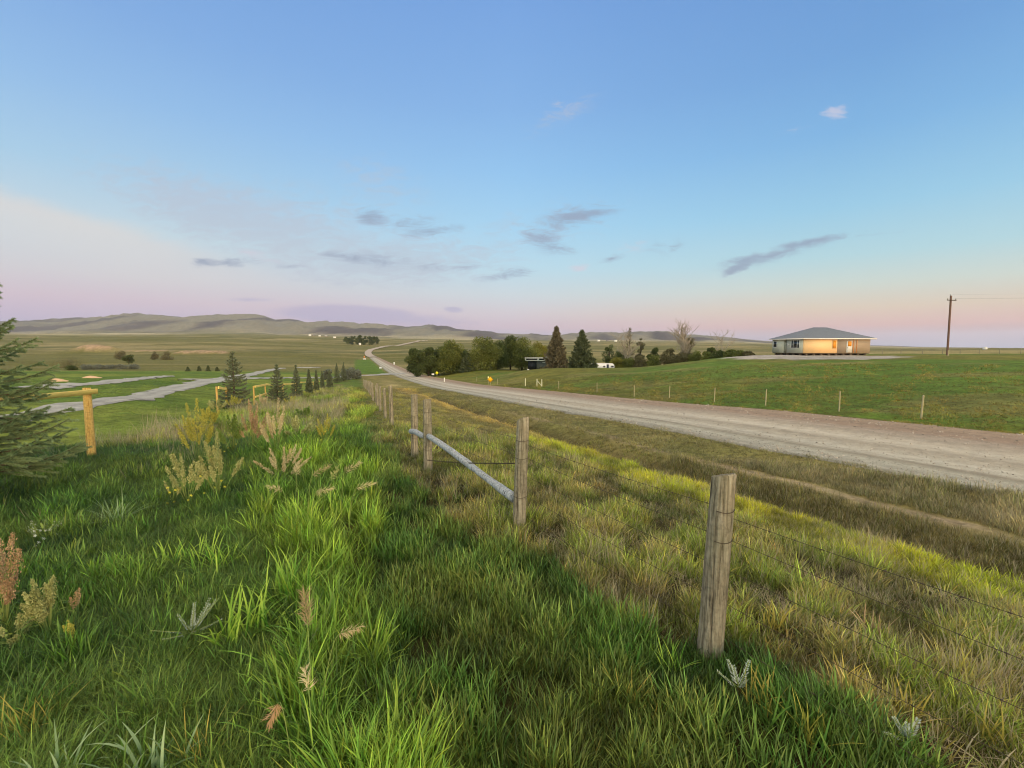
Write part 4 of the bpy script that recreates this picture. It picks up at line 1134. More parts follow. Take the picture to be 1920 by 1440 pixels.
def spruce_mesh(H_, R_, seed, nb_=9, per=6, twig_n=12, need_n=24, ln=.03, wn=.004, top=1.0, bare=0.0, low=.04, droop=.25, z_hi=1.0):
    r_ = np.random.default_rng(seed); mbk = MB(); tw = []
    mbk.tube([(0, 0, -.2), (0, 0, H_ * .5), (0, 0, H_ * .99)], [H_ * .022, H_ * .014, .006], 8)
    levels = int(nb_)
    for i_ in range(levels):
        f = low + (1 - low - .03) * (i_ / (levels - 1)); z_ = H_ * f
        k = per if f < .85 else max(3, per - 2)
        for b_ in range(k):
            if r_.random() < bare: continue
            a = 2 * pi * (b_ + r_.random() * .7) / k + i_ * 1.3
            L_ = R_ * (1 - f) ** .82 * r_.uniform(.72, 1.12) + .04 * H_ * (f > .9) * .5 + R_ * .03
            el = np.interp(f, [0, .5, 1], [-droop, .05, .9]) + r_.normal(0, .07)
            z0 = z_ + r_.normal(0, H_ * .008); m_ = 8; u = np.linspace(0, 1, m_)
            px_ = u * L_ * cos(el); pz_ = u * L_ * sin(el) + .16 * L_ * (u ** 2.2) * (1 if f < .8 else .3) - .06 * L_ * np.sin(u * pi)
            pts = np.c_[px_ * cos(a), px_ * sin(a), z0 + pz_]
            mbk.tube(pts, np.linspace(.012 * L_ + .003, .002, m_), 5, False)
            d = np.array([cos(a), sin(a), 0]); s_ = np.array([-sin(a), cos(a), 0])
            nt_ = max(3, int(twig_n * (L_ / R_) ** .7))
            for t_ in range(nt_):
                uu = .14 + .84 * (t_ + r_.random() * .6) / nt_; side = 1 if t_ % 2 else -1
                c = np.array([np.interp(uu, u, pts[:, kk]) for kk in range(3)])
                tl = L_ * .42 * (1 - uu * .72) * r_.uniform(.6, 1.15)
                dd = d * .75 + s_ * side * r_.uniform(.5, .9) + np.array([0, 0, r_.normal(-.08, .18)]); dd /= np.linalg.norm(dd)
                tw.append((c, c + dd * tl))
            for g_ in range(m_ - 2): tw.append((pts[g_ + 1], pts[g_ + 2]))
    for g_ in np.linspace(.82, .995, 5): tw.append((np.array([0, 0, H_ * g_]), np.array([0, 0, H_ * min(1.03, g_ + .05)])))
    P0 = np.array([t_[0] for t_ in tw]); P1 = np.array([t_[1] for t_ in tw]); Ls = np.linalg.norm(P1 - P0, axis=1)
    cnt = np.maximum(3, (need_n * Ls / (R_ * .3)).astype(int)); idx = np.repeat(np.arange(len(tw)), cnt); n = len(idx)
    u = r_.random(n); D_ = ((P1 - P0) / (Ls[:, None] + 1e-6))[idx]; B_ = P0[idx] + (P1 - P0)[idx] * u[:, None]
    rd = r_.normal(0, 1, (n, 3)); rd -= (rd * D_).sum(1, keepdims=True) * D_; rd /= np.linalg.norm(rd, axis=1, keepdims=True)
    nd = D_ * .75 + rd * .8; nd /= np.linalg.norm(nd, axis=1, keepdims=True)
    w_ = np.cross(nd, r_.normal(0, 1, (n, 3))); w_ /= np.linalg.norm(w_, axis=1, keepdims=True)
    ll = (ln * r_.uniform(.7, 1.3, n))[:, None]
    V_ = np.stack([B_ - w_ * wn / 2, B_ + w_ * wn / 2, B_ + nd * ll + w_ * wn * .2, B_ + nd * ll - w_ * wn * .2], 1).reshape(-1, 3)
    sh = np.clip(.3 + .35 * r_.random(len(tw))[idx] + .35 * u * r_.random(n), 0, 1)
    return V_, np.arange(n * 4).reshape(-1, 4), np.repeat(sh, 4), mbk


def spruce(px, Y, top, wpx, label, mat=None, seed=1, group=None, cat='spruce', name='spruce_tree', **kw):
    p = at(px, Y); H_ = CAMZ + (HOR - top) / F * Y - p[2]; R_ = wpx / 2 / F * Y
    V_, q_, sh, mbk = spruce_mesh(H_, R_, seed, **kw)
    e_ = empty(name, p)
    obj('foliage', mesh('foliage', V_, q_, mat or M_needle, {'shade': sh}), e_)
    obj('trunk', mbk.mesh('trunk', M_bark, True), e_)
    return tag(e_, label, cat, group)


# big near spruce at the left edge
spruce(-62, 6.0, 455, 350, 'large spruce with blue green needles reaching in from the left edge', M_needlen, 5, nb_=23, per=6, twig_n=18, need_n=460, ln=.026, wn=.0048, low=.11, droop=.04)
# young spruces
young = [(435, 24.0, 662, 78, 'tallest of the young spruces, just behind the tall weeds'), (517, 30, 685, 48, 'young spruce second from the left in the row'), (553, 38, 686, 32, 'slim young spruce third from the left in the row'),
         (577, 46, 694, 18, 'fourth spruce in the row, small with a loose top'), (591, 52, 696, 13, 'narrow fifth spruce in the row behind the yellow rails'), (602, 60, 697, 11, 'thin sixth spruce in the row behind the yellow rails'),
         (616, 70, 694, 18, 'seventh spruce in the row close to the gravel drive'), (630, 95, 682, 20, 'dark small spruce beyond the gravel drive'), (643, 105, 680, 16, 'leaning small spruce farthest along beyond the gravel drive')]
for k, (px_, y_, tp, w_, l_) in enumerate(young):
    spruce(px_, y_, tp, w_ * (.92 if k == 0 else .85), l_, M_young, 20 + k, 'young spruces planted in a row', nb_=14, per=6, twig_n=10, need_n=64, ln=.07 if k < 3 else .1, wn=.02 if k < 3 else .035, low=.06, droop=.05)
for k, (px_, y_, tp) in enumerate([(350, 120, 689), (371, 125, 687), (388, 130, 686), (405, 135, 689)]):
    spruce(px_, y_, tp, 9, ['leftmost', 'second', 'third', 'rightmost'][k] + ' of four tiny spruce saplings on the valley meadow', M_needle, 40 + k, 'spruce saplings on the meadow', nb_=8, per=5, twig_n=4, need_n=12, ln=.25, wn=.07)
# tall spruces of the farmyard
spruce(1043, 122, 615, 56, 'tall brownish spruce with a forked uneven top in the farmyard', M_needleb, 51, nb_=26, per=7, twig_n=10, need_n=60, ln=.42, wn=.13, low=.03, droop=.2)
spruce(1091, 122, 622, 58, 'broad dark green spruce between the forked spruce and the trailer', M_needle, 52, nb_=20, per=7, twig_n=10, need_n=60, ln=.45, wn=.13, low=.03, droop=-.15)
spruce(877, 138, 664, 34, 'low dark spruce in front of the grove of broadleaf trees', M_needle, 53, nb_=10, per=7, twig_n=8, need_n=60, ln=.5, wn=.14)
spruce(1180, 140, 617, 34, 'half dead spruce with bare pale limbs in the shelterbelt', M_needleb, 54, nb_=18, per=5, twig_n=6, need_n=12, ln=.45, wn=.1, bare=.35)

grove = [(781, 135, 652, 38, M_leafd, 'leftmost dark bushy tree of the grove', 'round'), (803, 138, 645, 36, M_leafd, 'second dark tree of the grove with an uneven top', 'tall'),
         (822, 145, 650, 34, M_leafd, 'low dark tree behind the yellow diamond sign', 'round'),
         (843, 140, 635, 56, M_leafm, 'rounded green tree with a yellowish crown left of the low spruce', 'round'), (905, 140, 631, 62, M_leafm, 'wide tree with bright yellow green top in the grove', 'round'),
         (866, 150, 650, 44, M_leafd, 'dark tree filling the gap behind the low spruce', 'round'),
         (932, 145, 637, 46, M_leafd, 'dark tree between the two widest trees of the grove', 'round'), (957, 150, 625, 42, M_leafd, 'tallest narrow topped tree in the middle of the grove', 'tall'),
         (978, 148, 632, 62, M_leafm, 'wide dark green tree left of the flat roofed house', 'round'), (1012, 165, 642, 46, M_leafy, 'yellowish tree rising behind the flat roofed house', 'round')]
for k, (px_, y_, tp, w_, mt, l_, shp) in enumerate(grove):
    tree('broadleaf_tree', px_, y_, tp, w_, mt, l_, 'tree', 'broadleaf trees of the farm grove', 100 + k, 13000, .02, .36, shp, 34)
belt = [(1143, 150, 641, 26, M_leafd, 'dark rounded tree at the left end of the shelterbelt', 'tree'), (1164, 148, 652, 26, M_leafd, 'smaller dark tree behind the white trailer', 'tree'),
        (1158, 135, 668, 30, M_leafy, 'yellowish bush touching the right end of the trailer', 'bush'), (1180, 134, 668, 30, M_leafm, 'round bush below the half dead spruce', 'bush'),
        (1201, 142, 628, 22, M_leafb, 'brown crowned tree right of the half dead spruce', 'tree'), (1203, 132, 664, 32, M_leafb, 'brownish bush fourth along the shelterbelt', 'bush'),
        (1226, 138, 650, 26, M_leafd, 'small dark tree poking above the middle of the shelterbelt', 'tree'), (1228, 130, 664, 32, M_leafm, 'olive bush fifth along the shelterbelt', 'bush'),
        (1253, 129, 661, 34, M_leafb, 'brown bush left of the bare white tree', 'bush'), (1256, 136, 650, 24, M_leafb, 'thin brown tree left of the bare white tree', 'tree'),
        (1292, 134, 630, 32, M_leafb, 'tree with sparse brown leaves around the bare white tree', 'tree'), (1279, 128, 660, 34, M_leafb, 'olive brown bush at the foot of the bare white tree', 'bush'),
        (1305, 126, 658, 30, M_leafm, 'green bush just right of the bare white tree', 'bush'), (1328, 122, 657, 28, M_leafm, 'low green bush midway along the right half of the belt', 'bush'),
        (1349, 118, 656, 28, M_leafd, 'dark low bush below the leaning bare snag', 'bush'), (1335, 128, 648, 18, M_leafd, 'small dark tree left of the leaning bare snag', 'tree'),
        (1370, 115, 656, 28, M_leafm, 'third low bush from the right end of the belt', 'bush'), (1388, 112, 657, 24, M_leafm, 'second low bush from the right end of the belt', 'bush'), (1405, 109, 659, 20, M_leafb, 'smallest bush at the right end of the belt', 'bush')]
for k, (px_, y_, tp, w_, mt, l_, ct) in enumerate(belt):
    tree('shelterbelt_tree' if ct == 'tree' else 'bush', px_, y_, tp, w_, mt, l_, ct, 'shelterbelt trees and bushes', 130 + k, 5200, .0, .26, 'round', 20)


def bare_tree(name, px, Y, top, wpx, label, seed, lean=0.0, pal=None, nl=8):
    p = at(px, Y); H_ = CAMZ + (HOR - top) / F * Y - p[2]; R_ = wpx / 2 / F * Y; r_ = np.random.default_rng(seed)
    mb_ = MB()
    def grow(a, d, L_, r0_, dep):
        n_ = 5; pts = [a]; dd = d.copy()
        for _ in range(n_ - 1):
            dd = dd + r_.normal(0, .13, 3); dd[2] += .06; dd /= np.linalg.norm(dd); pts.append(pts[-1] + dd * L_ / (n_ - 1))
        mb_.tube(pts, np.linspace(r0_, r0_ * .35, n_), 5, dep == 0)
        if dep < 3:
            for _ in range(4 if dep else nl):
                u = r_.uniform(.25, 1); b_ = np.array([np.interp(u * (n_ - 1), range(n_), [q[k] for q in pts]) for k in range(3)])
                s_ = r_.normal(0, 1, 3); s_[2] = abs(s_[2]) * .6; s_ /= np.linalg.norm(s_); nd = dd * .55 + s_ * .8; nd /= np.linalg.norm(nd)
                grow(b_, nd, L_ * r_.uniform(.35, .55), r0_ * .45, dep + 1)
    for k in range(3):
        grow(np.array([r_.normal(0, .15), r_.normal(0, .15), -.3]), np.array([lean + r_.normal(0, .16), r_.normal(0, .1), 1.0]), H_ * r_.uniform(.75, 1.0), max(.06, H_ * .02), 0)
    o = obj(name, mb_.mesh(name, M_dead, True), None, p); return tag(o, label, 'dead tree', 'bare dead trees of the shelterbelt')


bare_tree('dead_tree', 1178, 136, 632, 40, 'bare forked limbs standing before the half dead spruce', 3, .05)
bare_tree('dead_tree', 1288, 130, 610, 44, 'bleached bare tree with many fine upright twigs', 7, -.03, nl=14)
bare_tree('dead_tree', 1349, 122, 629, 20, 'thin bare snag leaning right over the low bushes', 9, .3, nl=5)

# far clump of trees beside the road
for k, (px_, tp, w_) in enumerate([(652, 630.5, 16), (662, 629, 14), (672, 628.5, 14), (676, 626.5, 9), (684, 629.5, 13), (694, 629.5, 16), (704, 630, 14)]):
    tree('far_tree', px_, 1150, tp, w_, M_leafd, ['leftmost', 'second', 'third', 'tallest middle', 'fifth', 'sixth', 'rightmost'][k] + ' tree of the far clump left of the distant road', 'tree', 'far clump of trees on the plain', 200 + k, 2600, .0, 1.5, 'round', 14, False)

# valley bushes on the left
vb = [(128, 205, 676, 56, M_leafb, 'large dark domed bush in the valley left of the silver bushes'), (160, 180, 690, 26, M_leafs, 'leftmost silvery bush of the low valley hedge'), (182, 180, 691, 26, M_leafs, 'second silvery bush of the low valley hedge'), (203, 182, 691, 24, M_leafs, 'third silvery bush of the low valley hedge'),
      (224, 184, 692, 24, M_leafs, 'fourth silvery bush of the low valley hedge'), (245, 186, 692, 26, M_leafs, 'rightmost silvery bush of the low valley hedge'), (131, 165, 694, 20, M_leafd, 'small dark bush below the large domed bush'),
      (240, 270, 663, 20, M_leafd, 'round dark bush alone on the valley meadow'), (226, 380, 657, 22, M_leafb, 'brown bush right of the bare clay bluff'), (312, 380, 658, 22, M_leafb, 'brown bush between the two clay banks'), (290, 385, 659, 14, M_leafb, 'tiny brown bush left of the pale clay bank'),
      (650, 115, 690, 36, M_leafs, 'pale willow bush beside the gravel drive near the road'), (612, 110, 692, 22, M_leafs, 'small pale willow bush left of the drive'), (668, 120, 693, 24, M_leafs, 'low pale willow bush nearest the bright green patch')]
for k, (px_, y_, tp, w_, mt, l_) in enumerate(vb):
    p = at(px_, y_); H_ = CAMZ + (HOR - tp) / F * y_ - p[2]
    if H_ < .8: tp = HOR - (p[2] + 1.6 - CAMZ) * F / y_
    tree('bush', px_, y_, tp, w_, mt, l_, 'bush', 'bushes scattered over the valley', 230 + k, 2200, .0, .3 if y_ < 250 else .5, 'dome', 14, k in (0, 7))

# ------------------------------------------------------------------ far farm buildings
def farm_building(px, Y, w, d, h, wall, roof, label):
    p = at(px, Y); e_ = empty('farm_building', p, .3)
    obj('wall', MB().box((0, 0, h / 2 - .5), (w, d, h + 1)).mesh('wall', wall), e_)
    V_ = [(-w / 2 - .3, -d / 2 - .4, h), (w / 2 + .3, -d / 2 - .4, h), (w / 2 + .3, d / 2 + .4, h), (-w / 2 - .3, d / 2 + .4, h), (-w / 2 - .3, 0, h + d * .3), (w / 2 + .3, 0, h + d * .3)]
    obj('roof', MB().add(V_, [[0, 1, 5, 4], [2, 3, 4, 5], [0, 3, 2, 1]], [[0, 4, 3], [1, 2, 5]]).mesh('roof', roof), e_)
    tag(e_, label, 'building', 'tiny far farm buildings')


M_rg = simple('grey_roof', '#7b7c80', .7, .06, 2); M_rw = simple('light_roof', '#d9d6d0', .5, .04, 2); M_wallb = simple('barn_wall', '#8c8378', .8, .08, 1)
for px_, y_, w_, d_, h_, a_, b__, l_ in [(582, 2300, 12, 8, 9, M_white, M_rg, 'leftmost tiny white farm building below the hills'), (589, 2350, 8, 7, 7, M_wallb, M_rg, 'tiny grey shed beside the leftmost far farm building'), (600, 2300, 10, 7, 4, M_white, M_rw, 'second tiny white building below the hills'), (612, 2250, 12, 7, 4, M_wallb, M_rw, 'low pale building midway to the far tree clump'), (628, 1900, 11, 7, 4, M_white, M_rw, 'white building just left of the far tree clump'), (675, 1140, 5, 4, 4, M_white, M_rw, 'white building hidden among the far tree clump'),
                                       (1122, 2500, 15, 9, 6, M_white, M_rw, 'white farmhouse on the plain between the two tall spruces and belt'), (1139, 2550, 16, 9, 4, M_wallb, M_rg, 'long low barn on the plain behind the spruces'), (1154, 2500, 14, 9, 6, M_white, M_rw, 'white barn right of the long low barn'), (1847, 900, 6, 5, 3.2, M_white, M_rw, 'single white building on the far right horizon')]:
    farm_building(px_, y_, w_, d_, h_, a_, b__, l_)

# ------------------------------------------------------------------ bungalow on the knoll
CX, CY = (1505 - 960) / F * 90, 90.0; GZ0 = G(CX + 5, CY + 3)
house = empty('bungalow', (CX, CY, GZ0), radians(6)); tag(house, 'hip roofed bungalow with a cream wall tinted with warm glow on the grassy knoll', 'house')
ZB = .94 - GZ0 + 0.0; ZT = 3.9 - GZ0; L1, L2 = 14.4, 9.2; hw = ZT - ZB
M_cream_glow = simple('cream_glow_siding', '#f0c48c', .7, .05, 2, stretch=(1, 1, 6)); M_pale2 = simple('pale_siding', '#bdbba8', .7, .05, 2, stretch=(1, 1, 6)); M_lap = simple('unfinished_boards', '#a5907a', .85, .16, 1.2, stretch=(.3, .3, 5))  # cream carries part of the warm sunset glow in its base colour
M_fascia = simple('white_fascia', '#e8dfd4', .6, .04, 2); M_void_shade = simple('void_shade', '#2a241e', .9, .2, 3); M_brick = simple('low_blockwork', '#5f5244', .9, .25, 3)
def glassm(name, c, r=.12):
    nb = newmat(name); nb.p.inputs['Base Color'].default_value = (*lin(c), 1); nb.p.inputs['Roughness'].default_value = r; nb.p.inputs['Specular IOR Level'].default_value = .6; return nb.m
M_glass = glassm('dark_glass', '#1e2126'); M_oglass = simple('amber_panel', '#e0902a', .5, .12, 4)
t_ = .18
obj('wall', MB().box((7.2 / 2, t_ / 2, ZB + hw / 2), (7.2, t_, hw)).mesh('wall', M_cream_glow), house)['label'] = 'cream front wall of the bungalow with warm glow in its colour'
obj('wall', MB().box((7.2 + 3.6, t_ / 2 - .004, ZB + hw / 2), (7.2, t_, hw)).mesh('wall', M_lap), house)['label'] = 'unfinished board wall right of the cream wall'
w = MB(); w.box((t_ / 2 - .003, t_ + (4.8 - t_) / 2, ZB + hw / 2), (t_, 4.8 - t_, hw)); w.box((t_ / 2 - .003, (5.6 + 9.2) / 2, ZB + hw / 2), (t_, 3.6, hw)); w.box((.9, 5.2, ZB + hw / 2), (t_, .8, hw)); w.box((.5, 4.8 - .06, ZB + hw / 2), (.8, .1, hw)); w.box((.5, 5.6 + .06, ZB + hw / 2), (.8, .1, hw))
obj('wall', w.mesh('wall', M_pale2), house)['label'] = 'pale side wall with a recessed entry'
w = MB(); w.box((L1 / 2, L2 - t_ / 2, ZB + hw / 2), (L1 - .01, t_, hw)); w.box((L1 - t_ / 2 - .003, L2 / 2, ZB + hw / 2), (t_, L2 - 2 * t_ - .01, hw)); obj('wall', w.mesh('wall', M_lap), house)
w = MB(); w.box((L1 / 2, L2 / 2, ZB - .06), (L1 - .2, L2 - .2, .1))
for i_ in range(9): w.box((.8 + i_ * 1.6, .25, ZB / 2 - .2), (.35, .3, ZB + .2))
for i_ in range(5): w.box((.3, 1.2 + i_ * 1.8, ZB / 2 - .2), (.3, .35, ZB + .2))
obj('foundation', w.mesh('foundation', M_brick), house); obj('crawl_shade_fill', MB().box((L1 / 2, L2 / 2, ZB / 2 - .3), (L1 - 1.2, L2 - 1.2, ZB + .3)).mesh('crawl_shade_fill', M_void_shade), house)  # solid dark box stands in for the shade under the floor
ov = .5; ze = ZT; zr = 6.25 - GZ0
E4 = np.array([(-ov, -ov), (L1 + ov + .4, -ov), (L1 + ov + .4, L2 + ov), (-ov, L2 + ov)])
V_ = [(x_, y_, ze) for x_, y_ in E4] + [(5.7, L2 / 2, zr), (8.6, L2 / 2, zr)] + [(x_, y_, ze - .02) for x_, y_ in E4]
nb = newmat('shingles'); co = objco(nb); f = nb.noise(nb.mapping(co, scale=(2.5, 2.5, 9)), 3, 4, .7); nb.l(nb.ramp(f, [(.3, '#5b606a'), (.7, '#7f848a')]), nb.p.inputs['Base Color']); nb.p.inputs['Roughness'].default_value = .9
obj('roof', MB().add(V_, [[0, 1, 5, 4], [2, 3, 4, 5], [6, 9, 8, 7]], [[1, 2, 5], [3, 0, 4]]).mesh('roof', nb.m), house)
fb = MB()
for (a_, c_) in ((0, 1), (1, 2), (2, 3), (3, 0)):
    v0, v1 = E4[a_], E4[c_]; m_ = (v0 + v1) / 2; L_ = np.hypot(*(v1 - v0)); hor = abs(v1[1] - v0[1]) < .1
    fb.box((m_[0], m_[1], ze - .12), (L_ + .03 if hor else .05, .05 if hor else L_ - .03, .2))
obj('fascia', fb.mesh('fascia', M_fascia), house)
def win(y0, y1, z0, z1, label=None, bars=(), frame=M_white, glass=M_glass):
    m_ = MB(); yc = (y0 + y1) / 2; ww = y1 - y0; hh = z1 - z0; fw = .09
    for s_ in (-1, 1):
        m_.box((-.03, yc + s_ * (ww / 2 - fw / 2), (z0 + z1) / 2), (.08, fw, hh)); m_.box((-.03, yc, (z0 + z1) / 2 + s_ * (hh / 2 - fw / 2)), (.08, ww - 2 * fw, fw))
    for b_ in bars: m_.box((-.03, y0 + ww * b_, (z0 + z1) / 2), (.07, .08, hh - 2 * fw))
    for (ya, yb) in ([(y0 + fw, y0 + ww * bars[0]), (y0 + ww * bars[-1], y1 - fw)] if bars else []): m_.box((-.03, (ya + yb) / 2, (z0 + z1) / 2), (.06, yb - ya - .09, .06))
    o = obj('window', m_.mesh('window', frame), house); obj('pane', MB().box((-.012, yc, (z0 + z1) / 2), (.02, ww - .1, hh - .1)).mesh('pane', glass), o)
    if label: o['label'] = label
win(1.1, 3.5, ZB + .95, ZB + 2.65, 'triple window with a wide middle pane', (.27, .73))
win(4.2, 4.6, ZB + 1.5, ZB + 1.95, 'small square window by the entry')
win(7.7, 8.9, ZB + 1.1, ZB + 2.5)
o = obj('window', MB().box((6.55, -.03, ZB + 1.75), (.85, .06, 1.7)).mesh('window', M_cream_glow), house); obj('pane', MB().box((6.55, -.07, ZB + 1.75), (.65, .03, 1.5)).mesh('pane', M_oglass), o); o['label'] = 'narrow window with an orange pane in the cream wall'  # amber pane is plain opaque colour
o = obj('door', MB().box((9.8, -.03, ZB + 1.25), (1.15, .07, 2.3)).mesh('door', M_white), house); obj('panel', MB().box((9.85, -.075, ZB + 1.85), (.8, .03, 1.0)).mesh('panel', M_oglass), o); obj('handle', MB().box((9.4, -.09, ZB + 1.1), (.08, .05, .16)).mesh('handle', M_metal), o)
for x_ in (10.75, 11.45): obj('trim_board', MB().box((x_, -.03, ZB + hw / 2 - .05), (.16, .06, hw - .15)).mesh('trim_board', simple('cedar_trim', '#c98756', .7, .08, 3)), house)

# ------------------------------------------------------------------ utility pole
pp = at(1777, 86); H_ = CAMZ + (HOR - 556) / F * 86 - pp[2]
up = empty('utility_pole', pp); tag(up, 'tall brown wooden utility pole with one crossarm on the skyline', 'utility pole')
obj('pole', post_mesh('pole', H_, .17, simple('creosote_pole', '#6a5044', .85, .2, 5, stretch=(1, 1, .1)), 5, (-.012, 0), .01, 14, .6, False), up)
tz = H_ - .85
obj('crossarm', MB().box((-.012 * H_, -.2, tz), (2.3, .12, .14), .25).mesh('crossarm', M_bark), up)
M_ins = simple('insulator_grey', '#a9a49c', .4, .05, 5)
ins = [(-1.0, -.42, tz + .2), (1.0, .05, tz + .2), (-.13, 0, H_ + .12)]
for (x_, y_, z_) in ins:
    obj('insulator', MB().tube([(x_ - .012 * H_, y_, z_ - .15), (x_ - .012 * H_, y_, z_ - .05), (x_ - .012 * H_, y_, z_ + .08), (x_ - .012 * H_, y_, z_ + .16)], [.03, .09, .1, .04], 8).mesh('insulator', M_ins), up)
up2p = np.array([150.0, 66.0, 0]); up2p[2] = G(150, 66)
w = MB()
for (x_, y_, z_) in ins:
    a_ = np.array(pp) + [x_ - .012 * H_, y_, z_ + .1]; c_ = up2p + [x_, y_, z_ + 1.0]
    u = np.linspace(0, 1, 24); pts = a_ * (1 - u[:, None]) + c_ * u[:, None]; pts[:, 2] -= 4 * .7 * u * (1 - u); w.tube(pts, .007, 4)
obj('power_line', w.mesh('power_line', simple('dull_cable', '#8d8a86', .6, .05, 1)), up).location = tuple(-np.array(pp))
obj('far_pole', post_mesh('far_pole', H_ + 1, .17, M_bark, 6, (0, 0), .01, 12, .6, False), up).location = tuple(up2p - np.array(pp))

# ------------------------------------------------------------------ flat roofed house and trailer behind the crest
hp_ = at(1006, 138); fz = hp_[2]; fh = empty('flat_roofed_house', (hp_[0] + .8, 138, fz), -.03); tag(fh, 'dark low house with a white clerestory band behind the crest', 'house')
top_ = CAMZ + (HOR - 671) / F * 138 - fz; bz = top_ - .85
obj('wall', MB().box((.7, 2, bz / 2 - .3), (7.6, 5, bz + .6)).mesh('wall', simple('grey_wall', '#454741', .8, .1, 2)), fh)
obj('porch_dark_panel', MB().box((-2.1, -.56, bz / 2), (2.6, .1, bz - .1)).mesh('porch_dark_panel', M_black), fh)  # flat black slab on the wall, no opening behind it
cb = MB(); cb.box((.2, 2, top_ - .06), (9.2, 6.6, .12)); cb.box((.2, 1.9, bz + .06), (8.6, 5.9, .14))
for x_ in (-4.1, -.35, 1.7, 4.0): cb.box((x_, -1.05, (bz + top_) / 2), (.35, .2, .62))
obj('roof', cb.mesh('roof', M_white), fh)
cw = obj('window', MB().box((0.1, -.9, (bz + top_) / 2), (8.2, .1, .5)).mesh('window', M_glass), fh)
obj('sign_board', MB().box((1.6, -.62, bz - .55), (1.3, .06, .3)).mesh('sign_board', simple('dull_board', '#8c8e88', .7)), fh)
obj('chimney', MB().tube([(2.2, 1.5, top_), (2.2, 1.5, top_ + 1.3)], [.12, .12], 8).mesh('chimney', M_white), fh)
tag(obj('white_barrel', MB().tube([(0, 0, 0), (0, 0, .1), (0, 0, .8), (0, 0, .9)], [.3, .33, .33, .28], 12).mesh('white_barrel', M_white, True), None, at(990.5, 134)), 'small white barrel standing in front of the flat roofed house', 'barrel')

tpp = at(1127.5, 133); tr = empty('travel_trailer', tpp, -.04); tag(tr, 'long white travel trailer parked behind the grassy crest', 'trailer')
tt = CAMZ + (HOR - 681.2) / F * 133 - tpp[2]; TL = 7.4; zb = tt - 2.05
prof = np.array([(-TL / 2, zb + .2), (-TL / 2, zb + 1.2), (-TL / 2 + .5, zb + 1.9), (-TL / 2 + 1.0, tt), (TL / 2 - .5, tt), (TL / 2 - .1, zb + 1.7), (TL / 2, zb + 1.0), (TL / 2 - .2, zb)])
n = len(prof); V_ = np.r_[[(x_, -1.15, z_) for x_, z_ in prof], [(x_, 1.15, z_) for x_, z_ in prof]]
mb_ = MB(); mb_.add(V_, [[k, (k + 1) % n, n + (k + 1) % n, n + k] for k in range(n)], [[0, k + 1, k] for k in range(1, n - 1)] + [[n, n + k, n + k + 1] for k in range(1, n - 1)])
obj('body', mb_.mesh('body', simple('trailer_white', '#e3dfe0', .45, .03, 2)), tr)
obj('door', MB().box((1.75, -1.17, zb + .95), (.62, .05, 1.7)).mesh('door', simple('dark_blue_door', '#2a2c45', .5)), tr)
for x_, w_, z_ in ((.75, .6, 1.15), (3.1, .7, 1.15), (-2.55, .7, 1.1)): obj('window', MB().box((x_, -1.17, zb + z_), (w_, .05, .42)).mesh('window', M_glass), tr)
for x_ in (-.3, .6):
    wh = obj('wheel', MB().tube([(x_, -1.2, .35), (x_, -.95, .35)], .35, 16).mesh('wheel', M_black), tr); obj('rim', MB().tube([(x_, -1.22, .35), (x_, -1.2, .35)], .18, 12).mesh('rim', M_metal), wh)
obj('hitch', MB().box((-TL / 2 - .5, 0, zb + .1), (1.1, .12, .12)).mesh('hitch', M_black), tr)

# ------------------------------------------------------------------ weeds and flowering plants by the near berm
M_seed = foliage('straw_seed', lin('#a8936a'), lin('#e4d6aa'), trans=.25)
M_rust = foliage('rusty_seed', lin('#8a6c4c'), lin('#c8a880'), trans=.2)
M_pig = foliage('pale_green_seed', lin('#7d8248'), lin('#c3c283'), trans=.25)
M_yg = foliage('yellow_green_seed', lin('#8a8a35'), lin('#c7bd55'), trans=.25)
M_silver = foliage('silver_leaf', lin('#7d8a7c'), lin('#c3cbc0'), trans=.1)
M_stem = simple('green_stem', '#7c8a48', .7, .15, 20)
M_leafg = foliage('weed_leaf', lin('#4d6a2a'), lin('#94a850'))
M_petal = simple('yellow_petal', '#e8dc4a', .6, .05, 30); M_wpetal = simple('white_petal', '#e8e8e0', .6, .05, 30)
M_bgreen = foliage('bright_leaf', lin('#4f8a24'), lin('#b5cf52'))
M_bluegr = foliage('bluish_leaf', lin('#5f7f50'), lin('#a5ba88'))
M_gold = foliage('golden_blade', lin('#8a8334'), lin('#cdb85a'))


def spikelets(base, tip, n, L_, w_, r_, spread=.9, curve=0.0):
    """thin spindles fanning from an axis"""
    base = np.array(base); tip = np.array(tip); ax = tip - base; al = np.linalg.norm(ax); ax = ax / al
    V_ = []; Q_ = []
    for i_ in range(n):
        u = (i_ + r_.random()) / n; c = base + ax * al * u
        s_ = r_.normal(0, 1, 3); s_ -= s_.dot(ax) * ax; s_ /= np.linalg.norm(s_) + 1e-9
        d = ax * (1 - spread * .5) + s_ * spread * r_.uniform(.3, 1) * (1.1 - .6 * u); d[2] -= curve * r_.random(); d /= np.linalg.norm(d)
        l_ = L_ * r_.uniform(.6, 1.15); k = np.cross(d, r_.normal(0, 1, 3)); k /= np.linalg.norm(k) + 1e-9; k2 = np.cross(d, k)
        m_ = c + d * l_ * .45
        for kk in (k, k2):
            b0 = len(V_); V_ += [c, m_ + kk * w_, c + d * l_, m_ - kk * w_]; Q_.append([b0, b0 + 1, b0 + 2, b0 + 3])
    return np.array(V_), np.array(Q_)


